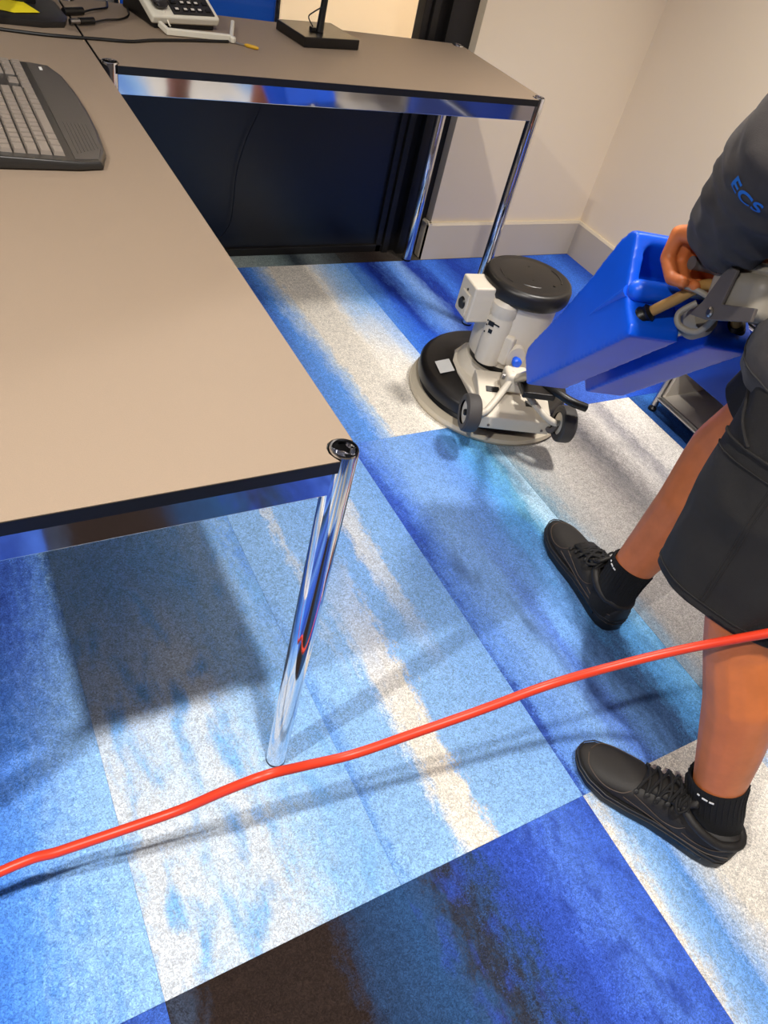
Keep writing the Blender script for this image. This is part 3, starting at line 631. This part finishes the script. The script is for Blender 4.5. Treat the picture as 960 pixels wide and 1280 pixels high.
# hem band
q = []
for k in range(72):
    a = 2 * pi * k / 72; c = hem + Z * .028; q.append(onto(c + V((cos(a), sin(a), 0)) * .6, c, .0006))
q = [p for p in q if p]; obj('hem_seam', tube(B(), q + [q[0]], .0018, 6, 1), mat('shirt_seam', (46, 45, 46), .9), shirt)
# ECS print on the left sleeve: letters run round the sleeve, tops towards the elbow
fa = (el - wl); fl = fa.length; fz = fa.normalized(); camdir = (cam.matrix_world.translation - el.lerp(wl, .4)).normalized(); fx, fy, _ = frame(fz, camdir)
fc = bpy.data.curves.new('ecs', 'FONT'); fc.body = 'ECS'; fc.size = .026; fc.align_x = 'CENTER'; fc.align_y = 'CENTER'; fc.offset = .0007; fc.space_character = 1.08
fo = bpy.data.objects.new('ecs', fc); COL.objects.link(fo); dg = bpy.context.evaluated_depsgraph_get(); dg.update()
me = bpy.data.meshes.new_from_object(fo.evaluated_get(dg)); bpy.data.objects.remove(fo)
bm = B(); bm.from_mesh(me); bmesh.ops.triangulate(bm, faces=bm.faces); bmesh.ops.subdivide_edges(bm, edges=bm.edges[:], cuts=2, use_grid_fill=True)
ECS_S, ECS_A = .98, -13.0
for v in bm.verts:
    c = wl + fz * (fl * ECS_S + v.co.y); a = radians(ECS_A) + v.co.x / .070
    p = onto(c + (fx * cos(a) + fy * sin(a)) * .2, c, .0012); v.co = p if p else c
ecs = obj('sleeve_print', bm, ECSB, shirt); ecs['label'] = 'blue ECS lettering on the sleeve'

# socks and shoes
def shoe(h, t, ankle, knee, flip):
    fd = footdir(h, t); side = V((fd.y, -fd.x, 0)); L = (V(t) - V(h)).length
    # outline of the sole: (along, half width left, half width right)
    prof = [(0, .012, .012), (.02, .026, .026), (.07, .036, .036), (.15, .040, .040), (.30, .040, .039), (.45, .042, .040), (.60, .050, .046), (.74, .054, .050), (.86, .047, .045), (.94, .034, .034), (.985, .017, .018), (1.0, .006, .006)]
    def outline(z, k=1.0, sc=1.0, dx=0):
        l = [V(h) + fd * (L * (.5 + (u - .5) * sc) + dx) + side * (b * k) for u, a, b in prof]; r = [V(h) + fd * (L * (.5 + (u - .5) * sc) + dx) - side * (a * k) for u, a, b in prof]
        return [p + Z * (z(u_) if callable(z) else z) for p, u_ in zip(l + r[::-1], [q[0] for q in prof] + [q[0] for q in prof][::-1])]
    toe = lambda b: (lambda u: b + .014 * max(0, (u - .72) / .28) ** 2)
    th = lambda u: .030 + .008 * (1 - u) + .006 * max(0, (u - .8) / .2)
    root = None
    bm = B(); loft(bm, [outline(toe(.0), .93, .985), outline(toe(.006), 1.0, 1.0), outline(lambda u: th(u) - .006, 1.02, 1.0), outline(th, .97, .99)])
    up_ = B()
    loops = []
    secs = [(.0, .018, .080), (.02, .030, .086), (.08, .038, .088), (.18, .041, .082), (.30, .041, .074), (.40, .041, .082), (.50, .043, .086), (.60, .047, .076), (.70, .050, .066), (.80, .049, .058), (.89, .042, .051), (.96, .028, .044), (.995, .010, .036)]
    for u, hw, zt in secs:
        c = V(h) + fd * (L * u); zb = .026; lp = []
        for k in range(17):
            a = pi * k / 16; x = cos(a); y = sin(a); ee = .72
            lp.append(c + side * (hw * math.copysign(abs(x) ** ee, x)) + Z * (zb + (zt - zb) * abs(y) ** (.8)))
        loops.append(lp)
    loft(up_, loops)
    so = obj('shoe', up_, SHOE, pe, smooth=True); md = so.modifiers.new('s', 'SUBSURF'); md.levels = 1; md.render_levels = 1
    obj('sole', bm, SOLE, so, smooth=True)
    # midsole groove line and window
    for z, k in ((.020, 1.028), (.030, 1.022)):
        q = outline(lambda u: z + .008 * (1 - u) + .006 * max(0, (u - .8) / .2), k, 1.005); obj('sole_groove', tube(B(), q + [q[0]], .0013, 6, 1), mat('groove', (34, 30, 28), .5), so)
    for s in (1, -1): obj('air_window', box(B(), (-.035, -.002, -.005), (.035, .002, .005), Matrix((fd, side, Z)).transposed(), V(h) + fd * (L * .24) + side * s * .0405 + Z * .022), mat('air_window', (6, 6, 6), .12), so, bevel=.002)
    # collar, tongue, laces, overlays
    cc = V(h) + fd * (L * .20); col = []
    for k in range(25):
        a = 2 * pi * k / 24; col.append(cc + fd * (.060 * cos(a) + .002) + side * (.040 * sin(a)) + Z * (.084 + .010 * cos(a) + .006 * (cos(a) < -.6)))
    obj('collar', tube(B(), col, .0085, 10, 1), SHOE, so, smooth=True)
    tg = [[V(h) + fd * (L * u) + side * x + Z * (z + .006 * cos(x / .026 * pi / 2)) for x in (-.026, -.013, 0, .013, .026)] for u, z in ((.62, .074), (.52, .084), (.42, .092), (.36, .108), (.345, .122))]
    bm = B(); vsx = [[bm.verts.new(p) for p in l] for l in tg]
    for a, b in zip(vsx, vsx[1:]):
        for i in range(4): bm.faces.new((a[i], a[i + 1], b[i + 1], b[i]))
    to = obj('tongue', bm, SHOE, so, smooth=True); md = to.modifiers.new('t', 'SOLIDIFY'); md.thickness = .007; md.offset = 1
    def topz(u):
        for (a, _, za), (b, _, zb) in zip(secs, secs[1:]):
            if a <= u <= b: return za + (zb - za) * (u - a) / (b - a)
        return .05
    for i in range(5):
        u = .62 - .055 * i; z = topz(u) + .006 + .004 * i
        for s in (1, -1):
            pts = [V(h) + fd * (L * u) + side * s * .030 + Z * (z - .010), V(h) + fd * (L * (u - .012)) + side * s * .012 + Z * (z + .004), V(h) + fd * (L * (u - .035)) - side * s * .012 + Z * (z + .005), V(h) + fd * (L * (u - .05)) - side * s * .030 + Z * (z - .006)]
            obj('lace', tube(B(), pts, .0030, 8, 4), LACE, so, smooth=True)
            obj('eyelet', lathe(B(), V(h) + fd * (L * u) + side * s * .034 + Z * (z - .012), (side * s + Z).normalized(), [(.0045, -.003), (.0045, .003), (.002, .0035)], 10), SOLE, so)
    k0 = V(h) + fd * (L * .40) + Z * (topz(.4) + .024)
    for s in (1, -1):
        obj('lace_bow', tube(B(), [k0, k0 + side * s * .03 + fd * .012 + Z * .006, k0 + side * s * .045 + fd * .0 - Z * .006, k0 + side * s * .025 - fd * .012, k0], .0028, 8, 6), LACE, so, smooth=True)
        obj('lace_end', tube(B(), [k0, k0 + side * s * .02 + fd * .03 - Z * .006, k0 + side * s * .042 + fd * .035 - Z * .026], .0026, 8, 6), LACE, so, smooth=True)
    def surf(u, a, lift=.0012):
        for (p, hp, zp), (q_, hq, zq) in zip(secs, secs[1:]):
            if p <= u <= q_:
                f = (u - p) / (q_ - p); hw = hp + (hq - hp) * f; zt = zp + (zq - zp) * f; x = cos(a); y = sin(a)
                n = (side * x + Z * y * .8)
                return V(h) + fd * (L * u) + side * (hw * math.copysign(abs(x) ** .72, x)) + Z * (.026 + (zt - .026) * abs(y) ** .8) + n * lift
    st = mat('shoe_stitch', (74, 60, 48), .6)
    for s in (0, 1):
        f = lambda a: pi - a if s else a
        for path in ([(.94, 1.5), (.91, .9), (.84, .55), (.76, .42), (.68, .55), (.64, .85)], [(.62, .75), (.52, .45), (.42, .30), (.34, .42), (.30, .75)], [(.04, .8), (.12, .45), (.22, .35), (.30, .42)], [(.66, .40), (.50, .18), (.32, .14), (.14, .20), (.03, .4)]):
            obj('stitch_line', tube(B(), [surf(u, f(a), .0002) for u, a in path], .0011, 6, 5), st, so, smooth=True)
    # sock
    d = (knee - ankle).normalized(); sb_ = B()
    x, y, z = frame(d, fd)
    rs = []
    for hgt, rx, ry in ((-.065, .046, .034), (-.035, .051, .039), (0, .051, .041), (.03, .0485, .0425), (.05, .049, .045), (.072, .0505, .0475), (.075, .0495, .0465), (.070, .045, .043)):
        rs.append(ring(sb_, ankle + d * hgt, x, y, rx, ry, 32))
    for a, b in zip(rs, rs[1:]): bridge(sb_, a, b)
    sk = obj('sock', sb_, SOCK, pe, smooth=True)
    for k in range(32):
        a = 2 * pi * k / 32
        obj('sock_rib', tube(B(), [ankle + d * hg + x * (rx_ + .0004) * cos(a) + y * (ry_ + .0004) * sin(a) for hg, rx_, ry_ in ((.0, .050, .040), (.03, .0485, .0425), (.05, .049, .045), (.071, .0505, .0475))], .0012, 5, 2), SOCK, sk)
    # small white print on the outer ankle side
    for k, (a, hg, ln) in enumerate(((flip[0], .060, .0045), (flip[0] + 14, .058, .010), (flip[0] + 27, .057, .008))):
        a = radians(a); o_ = x * cos(a) + y * sin(a); tn = (-x * sin(a) + y * cos(a))
        c = ankle + d * hg + x * .0508 * cos(a) + y * .0478 * sin(a)
        obj('sock_print', box(B(), (-ln / 2, -.0012, -.0006), (ln / 2, .0012, .0012), Matrix((tn, d, o_)).transposed(), c), WHITE, sk)
    return so
shoe(F2h, F2t, LA, LK, (62,)); shoe(F1h, F1t, RA, RK, (62,))

# ------------------------------------------------------------------ orange cable
cpts = [(-1.2, -.05, .02), (-.75, -.055, .06), (-.46, -.05, .123), (-.383, -.063, .149), (-.305, -.077, .176), (-.225, -.089, .200), (-.165, -.104, .245), (-.114, -.117, .277), (-.055, -.118, .262), (.02, -.126, .257), (.112, -.143, .291), (.207, -.159, .324), (.30, -.177, .367), (.40, -.195, .392), (.505, -.232, .445), (.575, -.295, .545), (.63, -.34, .62), (.74, -.34, .66), (.85, -.28, .62), (1.0, -.1, .3), (1.12, -.10, .012), (1.25, -.25, .0085), (1.42, -.6, .0085), (1.5, -1.2, .0085)]
tag(obj('extension_cable', tube(B(), cpts, .0072, 14, 8), ORANGE, smooth=True, base=V((-.3, -.08, 0))), 'orange power cable strung across the floor past the desk leg and shorts', 'cable')

# ------------------------------------------------------------------ low cabinet against the side wall
cb = thing('storage_cabinet', 'low white cabinet with chrome tubes and a blue front below the tank', 'cabinet', (1.82, .2, 0))
cx0, cx1, cy0, cy1 = 1.605, 2.03, -.78, .715
obj('bottom_shelf', box(B(), (cx0, cy0, .045), (cx1, cy1, .058)), CABW, cb)
obj('side_panel', box(B(), (cx0 + .012, cy1 - .012, .05), (cx1, cy1, .78)), CABW, cb)
obj('side_panel', box(B(), (cx0 + .012, cy0, .05), (cx1, cy0 + .012, .78)), CABW, cb)
obj('back_panel', box(B(), (cx1 - .012, cy0, .05), (cx1, cy1, .78)), CABW, cb)
obj('cabinet_top', box(B(), (cx0, cy0, .775), (cx1, cy1, .79)), CABB, cb)
obj('mid_shelf', box(B(), (cx0, cy0 + .012, .405), (cx1 - .012, cy1 - .012, .42)), CABB, cb)
obj('divider', box(B(), (cx0 + .012, -.04, .058), (cx1 - .012, -.028, .775)), CABW, cb)
fl_ = obj('flap_door', box(B(), (-.008, 0, 0), (.008, cy1 - .02 + .034, .24), Matrix.Rotation(radians(0), 3, 'Y'), (cx0 + .002, -.034, .175)), CABB, cb, bevel=.003)
obj('flap_door', box(B(), (-.008, 0, 0), (.008, cy1 - .02 + .034, .35), None, (cx0 + .002, -.034, .425)), CABB, cb, bevel=.003)
obj('flap_door', box(B(), (-.008, 0, 0), (.008, -.04 - cy0, .35), None, (cx0 + .002, cy0, .425)), CABB, cb, bevel=.003)
for z in (.05, .412, .782):
    obj('tube_rail', cyl(B(), (cx0 - .003, cy0, z), (cx0 - .003, cy1, z), .0105, 14), STEEL if z < .1 else CHROME, cb, smooth=True)
    for y in (cy0, cy1): obj('tube_rail', cyl(B(), (cx0, y, z), (cx1, y, z), .0105, 14), CHROME, cb, smooth=True)
for y in (cy0, -.034, cy1):
    obj('tube_post', cyl(B(), (cx0 - .003, y, .02), (cx0 - .003, y, .79), .0105, 14), STEEL, cb, smooth=True)
    obj('foot', lathe(B(), (cx0 - .003, y, 0), Z, [(.014, 0), (.014, .008), (.008, .014), (.008, .022)], 16), BLACK, cb)
    obj('foot', lathe(B(), (cx1 - .015, y, 0), Z, [(.014, 0), (.014, .008), (.008, .014), (.008, .05)], 16), BLACK, cb)

# cabinet seen through the partition
cb = thing('storage_cabinet', 'tall blue cabinet with chrome tubes behind the partition', 'cabinet', (.25, 2.4, 0))
for x0, x1, m_ in ((-.275, .242, CABG), (.242, .765, mat('cabinet_blue_lightened', (30, 104, 232), .4))):  # lighter blue stands in for lamp light that misses this front
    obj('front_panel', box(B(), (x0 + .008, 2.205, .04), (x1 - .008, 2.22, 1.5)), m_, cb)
obj('carcass', box(B(), (-.27, 2.22, .04), (.76, 2.6, 1.5)), CABG, cb)
for x in (-.275, .242, .765):
    obj('tube_post', cyl(B(), (x, 2.2, .0), (x, 2.2, 1.51), .0125, 16), CHROME, cb, smooth=True)
    obj('tube_post', cyl(B(), (x, 2.6, .0), (x, 2.6, 1.51), .0125, 16), CHROME, cb, smooth=True)
for z in (.04, 1.5): obj('tube_rail', cyl(B(), (-.275, 2.2, z), (.765, 2.2, z), .0125, 16), CHROME, cb, smooth=True)

# ------------------------------------------------------------------ on the desks
DT = .740
kb = thing('keyboard', 'dark grey computer keyboard with a wrist rest on the taupe desk', 'keyboard', (-.215, .96, DT))
ky0, ky1 = .742, 1.205
outl = [(-.335, ky0 + .004), (-.30, ky0), (-.20, ky0 - .002), (-.150, ky0 - .003), (-.113, ky0 + .003), (-.098, ky0 + .05), (-.0905, ky0 + .14), (-.0885, ky0 + .23), (-.0905, ky0 + .32), (-.098, ky0 + .41), (-.113, ky1 - .003), (-.150, ky1 + .003), (-.30, ky1), (-.335, ky1 - .004)]
def kz(x): return .012 + (.011 * min(1, (-.0885 - x) / .24))
bm = B(); loft(bm, [[(x, y, DT + .0015) for x, y in outl], [(x * 1.0, y, DT + kz(x) * .6) for x, y in outl], [(x - .004 * (x > -.15), y + (.003 if y < .9 else -.003), DT + kz(x)) for x, y in outl]])
obj('keyboard_body', bm, KBODY, kb, bevel=.0025)
bm = B(); loft(bm, [[(x, y, DT + kz(x) + dz) for x, y in [(-.155, ky0 + .006), (-.118, ky0 + .012), (-.104, ky0 + .06), (-.097, ky0 + .14), (-.0955, ky0 + .23), (-.097, ky0 + .32), (-.104, ky0 + .40), (-.118, ky1 - .012), (-.155, ky1 - .006)]] for dz in (-.002, .0015)])
obj('wrist_rest', bm, mat('wrist_rest', (66, 62, 58), .5, bump=.1, bscale=700), kb, bevel=.001)
for i in range(7): obj('rest_groove', tube(B(), [(-.146 + i * .006, ky0 + .03 + .004 * i, DT + kz(-.146 + i * .006) + .0016), (-.144 + i * .006, ky0 + .16, DT + kz(-.144) + .0014 - i * .0003)], .0006, 5, 2), KBODY, kb)
obj('badge', box(B(), (-.137, ky1 - .045, DT + kz(-.13) + .001), (-.132, ky1 - .03, DT + kz(-.13) + .003)), WHITE, kb)
# keys share meshes by size
kmesh = {}
def keycap(u):
    if u in kmesh: return kmesh[u]
    bm = B(); s = .0168; l = .019 * u - .0024
    loft(bm, [[(-s / 2 + .0, 0, 0), (s / 2, 0, 0), (s / 2, l, 0), (-s / 2, l, 0)], [(-s / 2 + .0018, .0018, .0065), (s / 2 - .0018, .0018, .006), (s / 2 - .0018, l - .0018, .006), (-s / 2 + .0018, l - .0018, .0065)]])
    bmesh.ops.recalc_face_normals(bm, faces=bm.faces); me = bpy.data.meshes.new('key'); bm.to_mesh(me); bm.free(); me.materials.append(KEYTOP); kmesh[u] = me; return me
ko = ORG['keyboard']; Y0 = .760
def key(x, y, u):
    o = bpy.data.objects.new('key', keycap(u)); COL.objects.link(o); o.parent = kb; o.location = V((x, y, DT + kz(x) - .0005)) - ko
rowsk = [(-.1755, [1.5, 1.25, 1.25, 5.5, 1.25, 1.25, 1.25, 1.75]), (-.1945, [2.25] + [1] * 10 + [2.75 - 1, 1]), (-.2135, [1.75] + [1] * 11 + [2.25]), (-.2325, [1.5] + [1] * 12 + [1.5]), (-.2515, [1] * 13 + [2]), (-.276, [1] * 3 + [1] * 12)]
for x, us in rowsk:
    y = Y0
    for u in us: key(x, y, u); y += .019 * u
for x in (-.1755, -.1945, -.2325, -.2515):
    for k in range(3):
        if x == -.1945 and k != 1: continue
        key(x, 1.056 + k * .019, 1)
for x in (-.1755, -.1945, -.2135, -.2325, -.2515):
    for k in range(4): key(x, 1.120 + k * .019, 1)

# monitor
mn = thing('monitor', 'black computer monitor on a flat base with a yellow sticky note', 'monitor', (-.12, 1.60, DT))
Rm = Matrix.Rotation(radians(2), 3, 'Z'); mo_ = V((-.13, 1.60, DT + .0006))
bm = B(); po = [(-.15, -.095), (-.10, -.108), (.05, -.112), (.10, -.096), (.113, -.06), (.113, .06), (.10, .10), (-.12, .10), (-.15, .06)]
def kk(p, k): return (p[0] * k, p[1] * k)
loft(bm, [[mo_ + Rm @ V((*kk(p, .98), 0)) for p in po], [mo_ + Rm @ V((*p, .006)) for p in po], [mo_ + Rm @ V((*p, .012)) for p in po], [mo_ + Rm @ V((*kk(p, .9), .018)) for p in po]])
obj('base', bm, mat('monitor_base', (40, 38, 37), .35), mn, smooth=True)
obj('column', box(B(), (-.03, -.018, .012), (.03, .018, .34), Rm, mo_ + V((.03, .015, 0))), BLACK, mn, bevel=.008)
Rs = Matrix.Rotation(radians(-18), 3, 'Z')
sc = obj('screen_housing', box(B(), (-.018, -.27, .14), (.018, .27, .47), Rs, mo_ + V((.05, .0, .0))), BLACK, mn, bevel=.01, segs=3)
obj('screen', box(B(), (.0175, -.255, .155), (.0187, .255, .455), Rs, mo_ + V((.05, .0, .0))), mat('screen_off', (10, 11, 14), .15), sc)
bm = B(); a = [V((-.235, 1.52, .7600)), V((-.175, 1.50, .7592)), V((-.09, 1.545, .7605)), V((-.11, 1.60, .7605)), V((-.20, 1.60, .775))]
prism(bm, [(-.20, 1.535, .7605), (-.130, 1.506, .7605), (-.075, 1.525, .7610), (-.098, 1.60, .7600), (-.17, 1.60, .7650)], (0, 0, .0006))
tag(obj('sticky_note', bm, YELLOW, base=V((-.17, 1.55, .76))), 'yellow sticky note lying on the monitor base', 'sticky note')

# black usb cables
def cable(nm, pts, r, lab, m=BLACK, plug=None, sm=True):
    t = tag(obj(nm, tube(B(), pts, r, 8, 8), m, smooth=True, base=V(pts[0])), lab, 'cable')
    if plug:
        for (a, b, rad_, mm) in plug: obj('plug', cyl(B(), a, b, rad_, 12), mm, t, smooth=True)
    return t
cable('desk_cable', [(-.33, 1.46, .7435), (-.20, 1.445, .7435), (-.08, 1.432, .7435), (.03, 1.438, .7435), (.10, 1.443, .7435), (.16, 1.470, .7435), (.24, 1.494, .7435), (.36, 1.522, .7435)], .0035, 'thin black cable running across both desks to the telephone')
cable('usb_cable', [(.045, 1.555, .746), (.08, 1.59, .745), (.12, 1.615, .744), (.15, 1.66, .744), (.165, 1.74, .744)], .0022, 'thin cable with a black and silver plug by the monitor base', plug=[((-.012, 1.530, .749), (.012, 1.540, .749), .006, STEEL), ((.010, 1.539, .749), (.045, 1.556, .749), .0075, BLACK)])
cable('usb_cable', [(.035, 1.628, .746), (.06, 1.65, .748), (.09, 1.68, .746), (.11, 1.71, .744), (.12, 1.76, .744)], .0025, 'thin cable with a flat black plug behind the monitor base', plug=[((-.012, 1.604, .749), (.035, 1.628, .749), .0085, BLACK)])

# telephone
ph = thing('desk_telephone', 'white desk telephone with a dark handset and keypad', 'telephone', (.28, 1.72, DT))
Ra = Matrix.Rotation(radians(12), 3, 'Z'); po_ = V((.184, 1.580, DT + .0006))
Rt = Ra @ Matrix.Rotation(radians(24), 3, 'X'); tl = po_ + Z * .014
def pbox(nm, lo, hi, m_, par, bev=.0): return obj(nm, box(B(), lo, hi, Rt, tl), m_, par, bevel=bev)
obj('foot_wedge', prism(B(), [po_ + Ra @ V((.008, y, z)) for y, z in ((.0, 0), (.17, 0), (.17, .07), (.0, .012))], Ra @ V((.165, 0, 0))), BLACK, ph, bevel=.003)
pbox('phone_body', (0, -.004, -.004), (.185, .195, .018), PHONEW, ph, .006)
hs = obj('handset', box(B(), (.010, .012, .018), (.050, .19, .046), Rt, tl), PHONEK, ph, bevel=.014, segs=4)
obj('handset_cord', tube(B(), [tl + Rt @ V((.035, .013, .02)), tl + Rt @ V((.042, -.01, .004)), tl + Rt @ V((.045, -.014, .001))], .002, 8, 6), PHONEW, ph)
kp = pbox('keypad_panel', (.058, .003, .0175), (.172, .19, .0215), PHONEK, ph, .002)
bm = B(); box(bm, (-.0065, -.0045, 0), (.0065, .0045, .003)); me_b = bpy.data.meshes.new('phone_key'); bm.to_mesh(me_b); bm.free(); me_b.materials.append(mat('phone_key', (26, 25, 25), .4))
bm = B(); box(bm, (-.0042, -.0030, 0), (.0042, .0030, .0008)); me_w = bpy.data.meshes.new('phone_key_face'); bm.to_mesh(me_w); bm.free(); me_w.materials.append(mat('key_legend', (214, 208, 198), .5))
for r_ in range(7):
    for c_ in range(5):
        x = .071 + c_ * .0195 + (.004 if c_ > 0 else 0) + (.004 if c_ == 4 else 0); y = .016 + r_ * .0225
        o = bpy.data.objects.new('key', me_b); COL.objects.link(o); o.parent = ph; o.matrix_local = Matrix.Translation(tl + Rt @ V((x, y, .0213)) - ORG[ph.name]) @ Rt.to_4x4()
        if not (c_ == 4 and r_ < 2) and not (c_ == 0 and r_ == 1): 
            f = bpy.data.objects.new('key_face', me_w); COL.objects.link(f); f.parent = o; f.location = (0, 0, .003)
# white U-shaped stand in front of the telephone with a yellow tipped stylus
st = thing('phone_stand', 'white plastic U-shaped stand around the front of the telephone', 'stand', (.29, 1.58, DT))
s0_ = V((.208, 1.535, .7485)); s1_ = V((.370, 1.536, .7485)); s2_ = V((.420, 1.665, .752))
dbar = (s1_ - s0_).normalized()
def beam(a, b, wd_, ht): 
    d = (b - a); x, y, z = frame(d, (0, 0, 1)); return box(B(), (-ht / 2, -wd_ / 2, 0), (ht / 2, wd_ / 2, d.length), Matrix((x, y, z)).transposed(), a)
obj('front_bar', beam(s0_, s1_, .012, .015), PHONEW, st, bevel=.003); obj('side_bar', beam(s1_ - V((0, .006, 0)), s2_, .010, .013), PHONEW, st, bevel=.003); obj('left_post', beam(s0_ + V((.004, 0, 0)), s0_ + V((-.008, .03, .008)), .010, .014), PHONEW, st, bevel=.003)
obj('end_knob', lathe(B(), s1_ + V((.002, -.012, -.006)), Z, [(.007, 0), (.008, .003), (.008, .01), (.005, .013)], 18), PHONEW, st, smooth=True)
sy = tag(obj('stylus', cyl(B(), (.370, 1.523, .7435), (.402, 1.502, .7435), .002, 10), STEEL, base=V((.385, 1.516, .74))), 'thin stylus with a mustard yellow grip lying by the white stand', 'stylus')
obj('grip', lathe(B(), (.397, 1.5055, .7445), (.027, -.0195, 0), [(.0025, 0), (.0045, .006), (.0045, .028), (.003, .036)], 14), GOLD, sy, smooth=True)

# black square stand with a stem
sd = thing('black_stand', 'black square-based desk stand with a short jointed stem', 'stand', (.67, 1.63, DT))
b0 = V((.579, 1.549, DT)); Rq = Matrix.Rotation(radians(9), 3, 'Z')
bs = obj('base', box(B(), (0, 0, .001), (.180, .150, .026), Rq, b0), mat('stand_black', (17, 16, 16), .32), sd, bevel=.0025)
jp = b0 + Rq @ V((.078, .052, .026))
obj('stem', tube(B(), [jp, jp + V((.004, .004, .04)), jp + V((.008, .006, .085))], .0085, 16, 4, rr=lambda t: .0105 - .002 * t), BLACK, sd, smooth=True)
obj('joint', ell(B(), jp + V((.012, .008, .098)), (.017, .017, .017)), BLACK, sd, smooth=True)
obj('upper_arm', tube(B(), [jp + V((.014, .008, .10)), jp + V((.03, .0, .16)), jp + V((.06, -.0, .24))], .008, 14, 4), BLACK, sd, smooth=True)
obj('head', box(B(), (-.05, -.03, 0), (.05, .03, .02), Rq, jp + V((.06, 0, .24))), BLACK, sd, bevel=.006)
obj('connector', box(B(), (.052, .050, .026), (.066, .066, .036), Rq, b0), BLACK, sd, bevel=.002)
obj('stand_wire', tube(B(), [b0 + Rq @ V((.059, .058, .036)), b0 + Rq @ V((.050, .07, .055)), b0 + Rq @ V((.058, .06, .07)), jp + V((.002, .0, .06))], .0018, 8, 6), BLACK, sd, smooth=True)
# wire hanging under the side desk, in front of the dark panel
tag(obj('hanging_wire', tube(B(), [(.60, 1.832, .70), (.60, 1.83, .60), (.585, 1.828, .50), (.545, 1.826, .40), (.52, 1.826, .30), (.515, 1.825, .20), (.505, 1.823, .12), (.46, 1.815, .06), (.42, 1.80, .012)], .0018, 8, 6), BLACK, smooth=True, base=V((.42, 1.8, 0))), 'thin black wire hanging against the dark panel under the side desk', 'wire')
